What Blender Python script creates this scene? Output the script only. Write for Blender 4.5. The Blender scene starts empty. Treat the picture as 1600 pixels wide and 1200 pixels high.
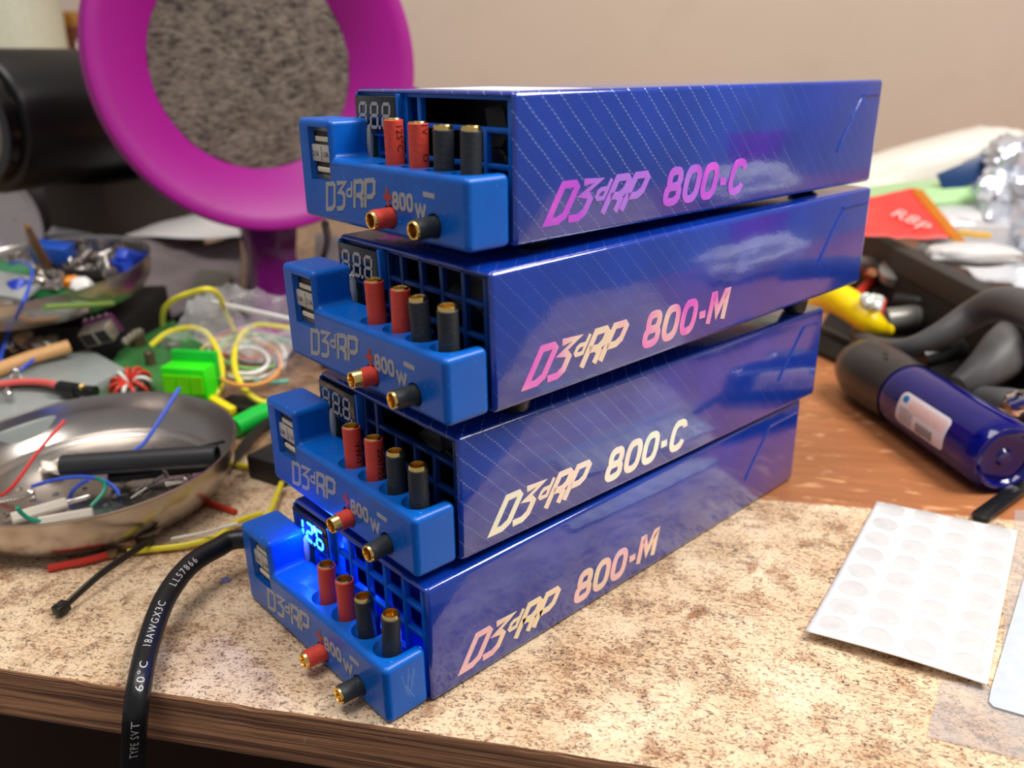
import bpy, bmesh, math, random
from mathutils import Vector, Matrix, noise
from math import sin, cos, pi, radians
random.seed(7)
S = bpy.context.scene
COL = S.collection

# ------------------------------------------------------------------ camera
RIGHT = Vector((0.67799895, 0.73488795, -0.01603525))
UP = Vector((-0.25468673, 0.25532266, 0.93270843))
FWD = Vector((-0.68953034, 0.62829137, -0.3602747))
CAM = Vector((0.24277778, -0.11675184, 0.1813808))
FPX = 1306.15
cd = bpy.data.cameras.new('camera'); cam = bpy.data.objects.new('camera', cd); COL.objects.link(cam)
cam.matrix_world = Matrix(((RIGHT.x, UP.x, -FWD.x, CAM.x), (RIGHT.y, UP.y, -FWD.y, CAM.y), (RIGHT.z, UP.z, -FWD.z, CAM.z), (0, 0, 0, 1)))
cd.sensor_width = 36; cd.lens = FPX / 1600 * 36; cd.clip_start = .01; cd.clip_end = 20
cd.dof.use_dof = True; cd.dof.focus_distance = .265; cd.dof.aperture_fstop = 9.6
S.camera = cam

def ray(px, py):
    return RIGHT * ((px - 800) / FPX) + UP * ((600 - py) / FPX) + FWD
def at(px, py, z=0.0):            # where a line of sight meets the level z
    d = ray(px, py); return CAM + d * ((z - CAM.z) / d.z)
def ad(px, py, dist):             # a point at a distance
    return CAM + ray(px, py) * dist

# ------------------------------------------------------------------ materials
def lin(c):
    return tuple(((v / 255) / 12.92 if v / 255 <= .04045 else ((v / 255 + .055) / 1.055) ** 2.4) for v in c) + (1,)
MATS = {}
def mat(name, col=(128, 128, 128), rough=.5, metal=0, trans=0, ior=1.45, coat=0, emis=None, estr=0, alpha=1, spec=.5, var=0, vscale=200, bump=0, bscale=400, sss=0):
    if name in MATS: return MATS[name]
    m = bpy.data.materials.new(name); m.use_nodes = True
    nt = m.node_tree; b = nt.nodes['Principled BSDF']
    b.inputs['Base Color'].default_value = lin(col)
    b.inputs['Roughness'].default_value = rough; b.inputs['Metallic'].default_value = metal
    b.inputs['Transmission Weight'].default_value = trans; b.inputs['IOR'].default_value = ior
    b.inputs['Coat Weight'].default_value = coat; b.inputs['Coat Roughness'].default_value = .05
    b.inputs['Specular IOR Level'].default_value = spec
    if emis: b.inputs['Emission Color'].default_value = lin(emis); b.inputs['Emission Strength'].default_value = estr
    b.inputs['Alpha'].default_value = alpha
    if sss: b.inputs['Subsurface Weight'].default_value = sss; b.inputs['Subsurface Scale'].default_value = .003
    tc = nt.nodes.new('ShaderNodeTexCoord')
    n = nt.nodes.new('ShaderNodeTexNoise'); n.inputs['Scale'].default_value = vscale; n.inputs['Detail'].default_value = 3
    nt.links.new(tc.outputs['Object'], n.inputs['Vector'])
    mx = nt.nodes.new('ShaderNodeMix'); mx.data_type = 'RGBA'
    v = var or .12
    c = lin(col)
    mx.inputs['A'].default_value = tuple(x * (1 - v) for x in c[:3]) + (1,)
    mx.inputs['B'].default_value = tuple(min(1, x * (1 + v)) for x in c[:3]) + (1,)
    nt.links.new(n.outputs['Fac'], mx.inputs['Factor']); nt.links.new(mx.outputs['Result'], b.inputs['Base Color'])
    if bump:
        n2 = nt.nodes.new('ShaderNodeTexNoise'); n2.inputs['Scale'].default_value = bscale; n2.inputs['Detail'].default_value = 4
        nt.links.new(tc.outputs['Object'], n2.inputs['Vector'])
        bp = nt.nodes.new('ShaderNodeBump'); bp.inputs['Strength'].default_value = bump; bp.inputs['Distance'].default_value = .001
        nt.links.new(n2.outputs['Fac'], bp.inputs['Height']); nt.links.new(bp.outputs['Normal'], b.inputs['Normal'])
    MATS[name] = m
    return m
def film(name, col, alpha=.3, rough=.12):   # clear plastic film, partly see-through
    if name in MATS: return MATS[name]
    m = bpy.data.materials.new(name); m.use_nodes = True; nt = m.node_tree
    b = nt.nodes['Principled BSDF']; b.inputs['Base Color'].default_value = lin(col); b.inputs['Roughness'].default_value = rough
    tr = nt.nodes.new('ShaderNodeBsdfTransparent'); mx = nt.nodes.new('ShaderNodeMixShader')
    n = nt.nodes.new('ShaderNodeTexNoise'); n.inputs['Scale'].default_value = 60; tc = nt.nodes.new('ShaderNodeTexCoord')
    nt.links.new(tc.outputs['Object'], n.inputs['Vector'])
    ma = nt.nodes.new('ShaderNodeMapRange'); ma.inputs['From Min'].default_value = .3; ma.inputs['From Max'].default_value = .7
    ma.inputs['To Min'].default_value = alpha * .7; ma.inputs['To Max'].default_value = min(1, alpha * 1.35)
    nt.links.new(n.outputs['Fac'], ma.inputs['Value']); nt.links.new(ma.outputs['Result'], mx.inputs['Fac'])
    nt.links.new(tr.outputs[0], mx.inputs[1]); nt.links.new(b.outputs[0], mx.inputs[2])
    nt.links.new(mx.outputs[0], nt.nodes['Material Output'].inputs['Surface'])
    MATS[name] = m; return m

class NT:                                   # small node helper
    def __init__(s, name):
        s.m = bpy.data.materials.new(name); s.m.use_nodes = True; s.t = s.m.node_tree; s.b = s.t.nodes['Principled BSDF']
        s.tc = s.t.nodes.new('ShaderNodeTexCoord'); MATS[name] = s.m
    def n(s, typ, ins=None, **kw):
        o = s.t.nodes.new(typ)
        for k, v in kw.items(): setattr(o, k, v)
        for k, v in (ins or {}).items():
            if isinstance(v, bpy.types.NodeSocket): s.t.links.new(v, o.inputs[k])
            else: o.inputs[k].default_value = v
        return o
    def math(s, op, a, b=None, c=None):
        o = s.t.nodes.new('ShaderNodeMath'); o.operation = op
        for i, v in enumerate((a, b, c)):
            if v is None: continue
            if isinstance(v, bpy.types.NodeSocket): s.t.links.new(v, o.inputs[i])
            else: o.inputs[i].default_value = v
        return o.outputs[0]
    def noise(s, vec, scale, detail=3, rough=.5, dist=0):
        return s.n('ShaderNodeTexNoise', {'Vector': vec, 'Scale': scale, 'Detail': detail, 'Roughness': rough, 'Distortion': dist}).outputs['Fac']
    def step(s, v, lo, hi):
        return s.n('ShaderNodeMapRange', {'Value': v, 'From Min': lo, 'From Max': hi}).outputs['Result']
    def mix(s, f, a, b):
        o = s.t.nodes.new('ShaderNodeMix'); o.data_type = 'RGBA'
        for k, v in (('Factor', f), ('A', a), ('B', b)):
            if isinstance(v, bpy.types.NodeSocket): s.t.links.new(v, o.inputs[k])
            else: o.inputs[k].default_value = v
        return o.outputs['Result']
    def set(s, k, v):
        if isinstance(v, bpy.types.NodeSocket): s.t.links.new(v, s.b.inputs[k])
        else: s.b.inputs[k].default_value = v
    def map(s, scale=(1, 1, 1), rot=(0, 0, 0)):
        return s.n('ShaderNodeMapping', {'Vector': s.tc.outputs['Object'], 'Scale': scale, 'Rotation': rot}).outputs[0]

# ------------------------------------------------------------------ mesh builder
class MB:
    def __init__(s): s.v = []; s.f = []
    def add(s, vs, fs, M=None):
        o = len(s.v); s.v += [(M @ Vector(p) if M else Vector(p)) for p in vs]; s.f += [tuple(i + o for i in f) for f in fs]
        return s
    def box(s, a, b, M=None):
        x0, y0, z0 = a; x1, y1, z1 = b
        return s.add([(x0, y0, z0), (x1, y0, z0), (x1, y1, z0), (x0, y1, z0), (x0, y0, z1), (x1, y0, z1), (x1, y1, z1), (x0, y1, z1)],
                     [(0, 3, 2, 1), (4, 5, 6, 7), (0, 1, 5, 4), (1, 2, 6, 5), (2, 3, 7, 6), (3, 0, 4, 7)], M)
    def prism(s, poly, z0, z1, M=None):
        n = len(poly)
        return s.add([(x, y, z0) for x, y in poly] + [(x, y, z1) for x, y in poly],
                     [tuple(range(n))[::-1], tuple(range(n, 2 * n))] + [(i, (i + 1) % n, n + (i + 1) % n, n + i) for i in range(n)], M)
    def lathe(s, prof, n=32, M=None, cap=True):
        vs = []; fs = []
        for r, z in prof:
            vs += [(r * cos(2 * pi * i / n), r * sin(2 * pi * i / n), z) for i in range(n)]
        for k in range(len(prof) - 1):
            for i in range(n):
                j = (i + 1) % n; fs.append((k * n + i, k * n + j, (k + 1) * n + j, (k + 1) * n + i))
        if cap:
            fs.append(tuple(range(n))[::-1]); fs.append(tuple((len(prof) - 1) * n + i for i in range(n)))
        return s.add(vs, fs, M)
    def tube(s, pts, r, n=10, closed=False, flat=1.0):
        pts = [Vector(p) for p in pts]; m = len(pts)
        fr = frames(pts, closed); vs = []; fs = []
        for k, (p, t, u, w) in enumerate(fr):
            rr = r[k] if isinstance(r, (list, tuple)) else r
            vs += [p + u * rr * cos(2 * pi * i / n) + w * rr * flat * sin(2 * pi * i / n) for i in range(n)]
        for k in range(m if closed else m - 1):
            k2 = (k + 1) % m
            for i in range(n):
                j = (i + 1) % n; fs.append((k * n + i, k * n + j, k2 * n + j, k2 * n + i))
        if not closed: fs += [tuple(range(n))[::-1], tuple((m - 1) * n + i for i in range(n))]
        return s.add(vs, fs)
    def build(s, name, m, parent=None, smooth=True, bevel=0, angle=35, seg=2):
        me = bpy.data.meshes.new(name); me.from_pydata([tuple(p) for p in s.v], [], s.f); me.update()
        bm = bmesh.new(); bm.from_mesh(me); bmesh.ops.recalc_face_normals(bm, faces=bm.faces)
        if bevel:
            es = [e for e in bm.edges if len(e.link_faces) == 2 and e.calc_face_angle(0) > radians(40)]
            bmesh.ops.bevel(bm, geom=es, offset=bevel, segments=seg, profile=.5, affect='EDGES', clamp_overlap=True)
        if smooth:
            for f in bm.faces: f.smooth = True
            for e in bm.edges:
                if len(e.link_faces) == 2 and e.calc_face_angle(0) > radians(angle): e.smooth = False
        bm.to_mesh(me); bm.free()
        me.materials.append(m)
        o = bpy.data.objects.new(name, me); COL.objects.link(o)
        if parent: o.parent = parent
        return o

def frames(pts, closed=False):
    out = []; m = len(pts); prev = None
    for k in range(m):
        a = pts[k - 1] if (k > 0 or closed) else pts[k]; b = pts[(k + 1) % m] if (k < m - 1 or closed) else pts[k]
        t = (b - a).normalized()
        if prev is None:
            ref = Vector((0, 0, 1)) if abs(t.z) < .9 else Vector((1, 0, 0))
            u = (ref - t * ref.dot(t)).normalized()
        else: u = (prev - t * prev.dot(t)).normalized()
        prev = u; out.append((pts[k], t, u, t.cross(u)))
    return out
def smooth_path(pts, n=8, closed=False):     # Catmull-Rom through the points
    P = [Vector(p) for p in pts]; out = []; m = len(P)
    for k in range(m if closed else m - 1):
        g = (lambda i: P[i % m]) if closed else (lambda i: P[max(0, min(m - 1, i))])
        a, b, c, d = g(k - 1), g(k), g(k + 1), g(k + 2)
        for i in range(n):
            t = i / n
            out.append(.5 * ((2 * b) + (c - a) * t + (2 * a - 5 * b + 4 * c - d) * t * t + (-a + 3 * b - 3 * c + d) * t ** 3))
    if not closed: out.append(P[-1])
    return out
def T(loc=(0, 0, 0), rot=(0, 0, 0), sc=(1, 1, 1)):
    from mathutils import Euler
    return Matrix.Translation(Vector(loc)) @ Euler(rot).to_matrix().to_4x4() @ Matrix.Diagonal(Vector(tuple(sc) + (1,)))
def aim(p, d, up=(0, 0, 1)):                 # local z along d, local y near up
    z = Vector(d).normalized(); u = Vector(up)
    if abs(z.dot(u)) > .98: u = Vector((0, 1, 0))
    x = u.cross(z).normalized(); y = z.cross(x)
    return Matrix(((x.x, y.x, z.x, p[0]), (x.y, y.y, z.y, p[1]), (x.z, y.z, z.z, p[2]), (0, 0, 0, 1)))
def tag(o, label, cat, group=None, kind=None):
    if label: o['label'] = label
    if cat: o['category'] = cat
    if group: o['group'] = group
    if kind: o['kind'] = kind
    return o
def thing(name, label, cat, loc=(0, 0, 0), group=None, M=None):
    o = bpy.data.objects.new(name, None); COL.objects.link(o); o.empty_display_size = .01
    if M is not None: o.matrix_world = M
    else: o.location = loc
    return tag(o, label, cat, group)
def fac(M_):                                   # world matrix -> local helper for parts given in world space
    return M_.inverted()
class W:                                       # builds parts given in world space under a root whose base is at loc
    def __init__(s, name, label, cat, loc, group=None):
        s.loc = Vector(loc); s.o = thing(name, label, cat, loc, group)
    def part(s, mb, name, m, parent=None, **k):
        mb.v = [Vector(p) - s.loc for p in mb.v]; return mb.build(name, m, parent or s.o, **k)
def solo(mb, name, m, label, cat, group=None, kind=None, base=None, **k):   # a thing that is one mesh, origin at its base
    n = len(mb.v); c = sum(mb.v, Vector()) / n; c.z = min(p.z for p in mb.v)
    if base is not None: c = Vector(base)
    mb.v = [p - c for p in mb.v]; o = mb.build(name, m, None, **k); o.location = c
    return tag(o, label, cat, group, kind)
def modify(o, typ, **kw):
    md = o.modifiers.new(typ.lower(), typ)
    for k, v in kw.items(): setattr(md, k, v)
    return o
def bake(o):                                   # evaluate modifiers into the mesh
    dg = bpy.context.evaluated_depsgraph_get(); dg.update()
    me = bpy.data.meshes.new_from_object(o.evaluated_get(dg)); o.modifiers.clear(); o.data = me
def sheet(c, nu=24, nv=24, amp=.004, sc=20, seed=0, edge=1.0):      # four corners -> rumpled grid
    c = [Vector(p) for p in c]; mb = MB(); vs = []
    for j in range(nv + 1):
        for i in range(nu + 1):
            u, v = i / nu, j / nv
            p = c[0].lerp(c[1], u).lerp(c[3].lerp(c[2], u), v)
            q = Vector((p.x * sc + seed * 7.1, p.y * sc, p.z * sc * .5))
            d = noise.noise(q) + .5 * abs(noise.noise(q * 2.7))
            p = p + Vector((noise.noise(q + Vector((9, 0, 0))) * amp * .5, noise.noise(q + Vector((0, 9, 0))) * amp * .5, d * amp))
            vs.append(p)
    fs = [(j * (nu + 1) + i, j * (nu + 1) + i + 1, (j + 1) * (nu + 1) + i + 1, (j + 1) * (nu + 1) + i) for j in range(nv) for i in range(nu)]
    return mb.add(vs, fs)
def pillow(c, size, rz=0, amp=.15, sc=3.0, seed=0, n=40, tilt=(0, 0)):   # crumpled closed bag
    mb = MB(); vs = []; M = T(c, (tilt[0], tilt[1], rz))
    for j in range(n // 2 + 1):
        th = pi * j / (n // 2)
        for i in range(n):
            ph = 2 * pi * i / n
            d = Vector((sin(th) * cos(ph), sin(th) * sin(ph), cos(th)))
            e = Vector((math.copysign(abs(d.x) ** .6, d.x), math.copysign(abs(d.y) ** .6, d.y), math.copysign(abs(d.z) ** .9, d.z)))
            q = d * sc + Vector((seed * 3.3, seed, 0))
            k = 1 + amp * (noise.noise(q) + .7 * abs(noise.noise(q * 2.3)) + .4 * abs(noise.noise(q * 5.1)) - .3)
            vs.append(M @ Vector((e.x * size[0] * k, e.y * size[1] * k, e.z * size[2] * k)))
    m2 = n // 2
    fs = [(j * n + i, j * n + (i + 1) % n, (j + 1) * n + (i + 1) % n, (j + 1) * n + i) for j in range(m2) for i in range(n)]
    mb.add(vs, fs); return mb

# ------------------------------------------------------------------ lettering
def strip(mb, pts, w, z, h, closed=False, M=None):      # a mitred flat stroke of thickness h
    P = [Vector((x, y)) for x, y in pts]; n = len(P); L = []; R_ = []
    for i in range(n):
        a = P[i - 1] if (i > 0 or closed) else None; b = P[(i + 1) % n] if (i < n - 1 or closed) else None
        d1 = (P[i] - a).normalized() if a is not None else None; d2 = (b - P[i]).normalized() if b is not None else None
        if d1 is None: d1 = d2
        if d2 is None: d2 = d1
        n1 = Vector((-d1.y, d1.x)); n2 = Vector((-d2.y, d2.x)); m = n1 + n2
        if m.length < .3: m = n1
        m.normalize(); k = min(1 / max(.35, m.dot(n1)), 2.2)
        L.append(P[i] + m * w / 2 * k); R_.append(P[i] - m * w / 2 * k)
    vs = [(p.x, p.y, z) for p in L] + [(p.x, p.y, z) for p in R_] + [(p.x, p.y, z + h) for p in L] + [(p.x, p.y, z + h) for p in R_]
    fs = []
    for i in range(n if closed else n - 1):
        j = (i + 1) % n
        fs += [(2 * n + i, 3 * n + i, 3 * n + j, 2 * n + j), (i, j, n + j, n + i), (i, 2 * n + i, 2 * n + j, j), (n + i, n + j, 3 * n + j, 3 * n + i)]
    if not closed: fs += [(0, n, 3 * n, 2 * n), (n - 1, 3 * n - 1, 4 * n - 1, 2 * n - 1)]
    mb.add(vs, fs, M)
def oval(cx, cy, rx, ry, a0=0, a1=360, n=28, p=.72):
    full = abs(a1 - a0) >= 360; out = []
    for i in range(n if full else n + 1):
        a = radians(a0 + (a1 - a0) * i / n); c, s_ = cos(a), sin(a)
        out.append((cx + rx * math.copysign(abs(c) ** p, c), cy + ry * math.copysign(abs(s_) ** p, s_)))
    return out
# glyph: list of (points, closed); a unit-high cell, x width in second item
GL = {
 'D': ([([(0, 0), (0, 1), (.36, 1), (.46, .9), (.46, .14), (.3, 0)], True)], .46),
 '3': ([([(.0, 1), (.5, 1), (.14, .64), (.32, .62), (.45, .5), (.45, .14), (.32, 0), (.02, 0)], False)], .48),
 'd': ([([(.26, .42), (.26, 1.0)], False), ([(.24, .46), (.06, .46), (.0, .52), (0, .66), (.06, .73), (.24, .73)], False)], .30),
 'R': ([([(0, 0), (0, 1), (.34, 1), (.44, .9), (.44, .6), (.34, .48), (0.02, .48)], False), ([(.24, .46), (.42, .34), (.42, 0)], False)], .47),
 'P': ([([(0, 0), (0, 1), (.36, 1), (.46, .9), (.46, .52), (.34, .4), (0.02, .4)], False)], .46),
 '8': ([(oval(.26, .74, .2, .26), True), (oval(.26, .25, .24, .25), True)], .52),
 '0': ([(oval(.26, .5, .24, .5), True)], .52),
 'C': ([(oval(.28, .5, .26, .5, 22, 338), False)], .54),
 'M': ([([(0, 0), (0, 1), (.1, 1), (.33, .3), (.56, 1), (.66, 1), (.66, 0)], False)], .66),
 '-': ([([(0, .42), (.26, .42)], False)], .26),
 'w': ([([(0, .6), (.12, .05), (.26, .5), (.4, .05), (.54, .6)], False)], .54),
 '+': ([([(.25, .0), (.25, 1)], False), ([(0, .5), (.5, .5)], False)], .5)}
def lettering(txt, height, stroke, shear, gap, wscale, M, h=.00012, rise=0):
    mb = MB(); x = 0; k = 0
    for ch in txt:
        if ch == ' ': x += .4 * height; continue
        g, w = GL[ch]
        hh = height - stroke
        for pts, cl in g:
            q = [(x + stroke / 2 + (px * wscale * hh) + py * hh * shear, stroke / 2 + py * hh) for px, py in pts]
            st = stroke * (.6 if ch == 'd' else 1)
            strip(mb, q, st, 0, h + k * .000008, cl, M); k += 1
        x += w * wscale * hh + stroke + gap * height
    return mb
def text_mesh(txt, size, fn, mb, spacing=1.0):   # built-in font, every vertex mapped by fn(x, y)
    cu = bpy.data.curves.new('t', 'FONT'); cu.body = txt; cu.size = size; cu.space_character = spacing; cu.resolution_u = 2
    o = bpy.data.objects.new('t', cu); COL.objects.link(o)
    dg = bpy.context.evaluated_depsgraph_get(); dg.update()
    me = bpy.data.meshes.new_from_object(o.evaluated_get(dg))
    b_ = bmesh.new(); b_.from_mesh(me); bmesh.ops.triangulate(b_, faces=b_.faces)
    for _ in range(4):
        es = [e for e in b_.edges if e.calc_length() > size * .16]
        if not es: break
        bmesh.ops.subdivide_edges(b_, edges=es, cuts=1); bmesh.ops.triangulate(b_, faces=[f for f in b_.faces if len(f.verts) > 3])
    b_.to_mesh(me); b_.free()
    mb.add([fn(v.co.x, v.co.y) for v in me.vertices], [tuple(p.vertices) for p in me.polygons])
    bpy.data.objects.remove(o); bpy.data.curves.remove(cu); bpy.data.meshes.remove(me)
    return mb
# ------------------------------------------------------------------ setting
NX, NY = -.5836, .8120                        # level normal pointing from the bench's front edge to the wall
EDGE = Vector((NX, NY, 0)); ALONG = Vector((NY, -NX, 0))
E0 = at(0, 1045); E1 = at(800, 1165)
ALONG = (E1 - E0).normalized(); EDGE = Vector((-ALONG.y, ALONG.x, 0)); EOFF = EDGE.dot(E0)
def pl(s, d, z=0): return ALONG * s + EDGE * (EOFF + d) + Vector((0, 0, z))   # along the bench, depth from its edge
ANG = math.atan2(ALONG.y, ALONG.x)

def bench_mat():
    t = NT('worn_bench_top'); P = t.map(rot=(0, 0, -ANG))     # x along the edge, y away from it
    sx = t.n('ShaderNodeSeparateXYZ', {'Vector': P}); 
    raw = t.map(scale=(1, 1, 1), rot=(0, 0, -ANG))
    st = t.n('ShaderNodeMapping', {'Vector': P, 'Scale': (1, 1.7, 1), 'Rotation': (0, 0, .5)}).outputs[0]
    a = t.noise(P, 28, 5, .6); b = t.noise(st, 420, 6, .72, 1.4); c = t.noise(P, 900, 3, .6); d = t.noise(P, 90, 4, .65, .4)
    cream = t.mix(t.step(a, .35, .68), lin((240, 216, 184)), lin((214, 178, 138)))
    cream = t.mix(t.step(d, .52, .72), cream, lin((160, 112, 74)))
    thr = t.math('SUBTRACT', b, t.math('MULTIPLY', t.math('SUBTRACT', .5, a), .22))
    grey = t.mix(t.step(t.noise(P, 45, 3), .45, .6), lin((122, 78, 48)), lin((98, 82, 72)))
    col = t.mix(t.math('MULTIPLY', t.step(thr, .505, .60), .88), cream, grey)
    col = t.mix(t.math('MULTIPLY', t.step(c, .56, .64), t.step(d, .42, .56)), col, lin((58, 44, 38)))
    # pale cross scratches
    s1 = t.n('ShaderNodeMapping', {'Vector': P, 'Scale': (60, 900, 1), 'Rotation': (0, 0, .6)}).outputs[0]
    s2 = t.n('ShaderNodeMapping', {'Vector': P, 'Scale': (70, 1000, 1), 'Rotation': (0, 0, -.5)}).outputs[0]
    sc = t.math('MAXIMUM', t.step(t.noise(s1, 1, 2), .64, .7), t.step(t.noise(s2, 1, 2), .66, .72))
    col = t.mix(t.math('MULTIPLY', sc, .55), col, lin((250, 226, 180)))
    # varnished brown strip farther in
    w = t.noise(t.n('ShaderNodeMapping', {'Vector': P, 'Scale': (12, 130, 1)}).outputs[0], 1, 4, .6, .5)
    brown = t.mix(w, lin((196, 128, 84)), lin((138, 84, 50)))
    dents = t.noise(t.n('ShaderNodeMapping', {'Vector': P, 'Scale': (70, 130, 1), 'Rotation': (0, 0, -.9)}).outputs[0], 1, 3, .5, .3)
    brown = t.mix(t.math('MULTIPLY', t.step(dents, .6, .7), .7), brown, lin((226, 170, 124)))
    lim = t.math('ADD', sx.outputs['Y'], t.math('MULTIPLY', t.math('SUBTRACT', t.noise(P, 220, 4, .7), .5), .006))
    z = t.step(lim, EOFF + .1585, EOFF + .1605)
    # brown only right of the power supplies' side; left half is bare worn board
    ru = t.step(t.math('ADD', sx.outputs['X'], t.math('MULTIPLY', a, .02)), .02, .05)
    dk = t.mix(t.step(d, .4, .62), lin((150, 112, 84)), lin((74, 50, 38)))
    fin = t.mix(t.math('MULTIPLY', z, t.math('SUBTRACT', 1, ru)), t.mix(t.math('MULTIPLY', z, ru), col, brown), t.mix(.75, col, dk))
    t.set('Base Color', fin)
    t.set('Roughness', t.n('ShaderNodeMapRange', {'Value': z, 'To Min': .62, 'To Max': .3}).outputs['Result'])
    hgt = t.math('ADD', t.math('MULTIPLY', b, .5), t.math('MULTIPLY', dents, t.math('MULTIPLY', z, 1.5)))
    t.set('Normal', t.n('ShaderNodeBump', {'Strength': .5, 'Distance': .0006, 'Height': hgt}).outputs[0])
    return t.m
def edge_mat():
    t = NT('bench_edge_wood'); P = t.map(rot=(0, 0, -ANG))
    g = t.noise(t.n('ShaderNodeMapping', {'Vector': P, 'Scale': (9, 9, 620)}).outputs[0], 1, 5, .6, .6)
    g2 = t.noise(t.n('ShaderNodeMapping', {'Vector': P, 'Scale': (50, 50, 1700)}).outputs[0], 1, 3)
    c = t.mix(t.step(g, .4, .6), lin((100, 60, 38)), lin((222, 160, 112)))
    c = t.mix(t.math('MULTIPLY', g2, .5), c, lin((150, 112, 92)))
    sp = t.noise(P, 90, 5, .75, 1.0)
    c = t.mix(t.math('MULTIPLY', t.step(sp, .66, .7), .75), c, lin((200, 190, 180)))
    t.set('Base Color', c); t.set('Roughness', .6)
    t.set('Normal', t.n('ShaderNodeBump', {'Strength': .9, 'Distance': .0012, 'Height': g}).outputs[0])
    return t.m
bm_top, bm_edge = bench_mat(), edge_mat()
# bench top with a slightly ragged front arris
root = thing('workbench', 'worn particle board workbench top carrying everything', 'workbench', pl(0, .35, -.02))
mb = MB(); n = 260; s0, s1 = -1.1, .75; rng = random.Random(3)
front = []
for i in range(n + 1):
    s = s0 + (s1 - s0) * i / n
    front.append((s, .0006 * noise.noise(Vector((s * 160, 0, 0))) + .0004 * noise.noise(Vector((s * 600, 1, 0)))))
DEP = .87; TH = .0195
vs = []
for s, j in front:
    vs += [pl(s, j, 0), pl(s, j * .6 - .0004, -.0012 + j), pl(s, 0, -TH), pl(s, DEP, -TH), pl(s, DEP, 0)]
fs = []
for i in range(n):
    for k in range(5):
        a, b = i * 5 + k, i * 5 + (k + 1) % 5; fs.append((a, b, b + 5, a + 5))
fs += [tuple(range(5)), tuple(n * 5 + k for k in range(5))[::-1]]
mb.add(vs, fs); mb.v = [p - Vector(root.location) for p in mb.v]
o = mb.build('board', bm_top, root, smooth=False); o.data.materials.append(bm_edge)
for p in o.data.polygons:
    if p.normal.z < .6: p.material_index = 1
# object space of the board must equal world space for the patterns: shift the mesh, not the object
off = Vector(root.location); o.location = -off
for v in o.data.vertices: v.co += off
for s in (-1.0, .65):
    for d in (.06, .8):
        m2 = MB().box((-.03, -.03, -.70), (.03, .03, -TH), T(pl(s, d), (0, 0, ANG))); m2.v = [p - off for p in m2.v]
        m2.build('leg', mat('bench_leg', (70, 50, 38), .6), root, bevel=.003)

def wallmat():
    t = NT('beige_painted_wall'); P = t.map()
    a = t.noise(P, 3, 3); b = t.noise(P, 14, 4, .6)
    c = t.mix(t.step(a, .3, .7), lin((212, 194, 178)), lin((204, 188, 170)))
    c = t.mix(t.math('MULTIPLY', t.step(b, .55, .75), .35), c, lin((194, 176, 158)))
    t.set('Base Color', c); t.set('Roughness', .7)
    t.set('Normal', t.n('ShaderNodeBump', {'Strength': .15, 'Distance': .001, 'Height': t.noise(P, 300, 3)}).outputs[0])
    return t.m
w = MB().box((-1.9, 0, -.72), (1.6, .08, 1.7), T(pl(0, .88), (0, 0, ANG))).build('wall_back', wallmat(), smooth=False); w['kind'] = 'structure'
w = MB().box((-1.9, -1.5, -.76), (1.6, .96, -.72), T(pl(0, 0), (0, 0, ANG))).build('floor', mat('floor_brown', (58, 36, 26), .6, var=.4, vscale=6), smooth=False); w['kind'] = 'structure'

# ------------------------------------------------------------------ lights
def area(name, loc, to, size, power, col=(1, 1, 1), sy=None):
    l = bpy.data.lights.new(name, 'AREA'); l.energy = power; l.color = col; l.size = size
    if sy: l.shape = 'RECTANGLE'; l.size_y = sy
    o = bpy.data.objects.new(name, l); COL.objects.link(o); o.location = loc
    o.rotation_euler = (Vector(to) - Vector(loc)).to_track_quat('-Z', 'Y').to_euler(); return o
area('bench_lamp', (.42, .36, .72), (.06, .08, 0), .30, 7.7, (1, .95, .88))
area('ceiling_lamp', (-.1, -.25, 1.6), (-.1, .2, 0), .8, 15.0, (1, .94, .87))
wd = bpy.data.worlds.new('room'); S.world = wd; wd.use_nodes = True
wn = wd.node_tree; bg = wn.nodes['Background']; bg.inputs['Color'].default_value = (.80, .78, .80, 1); bg.inputs['Strength'].default_value = .36
S.view_settings.view_transform = 'Standard'; S.view_settings.look = 'None'; S.view_settings.gamma = 1; S.view_settings.exposure = 0
S.view_settings.use_curve_mapping = False
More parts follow.
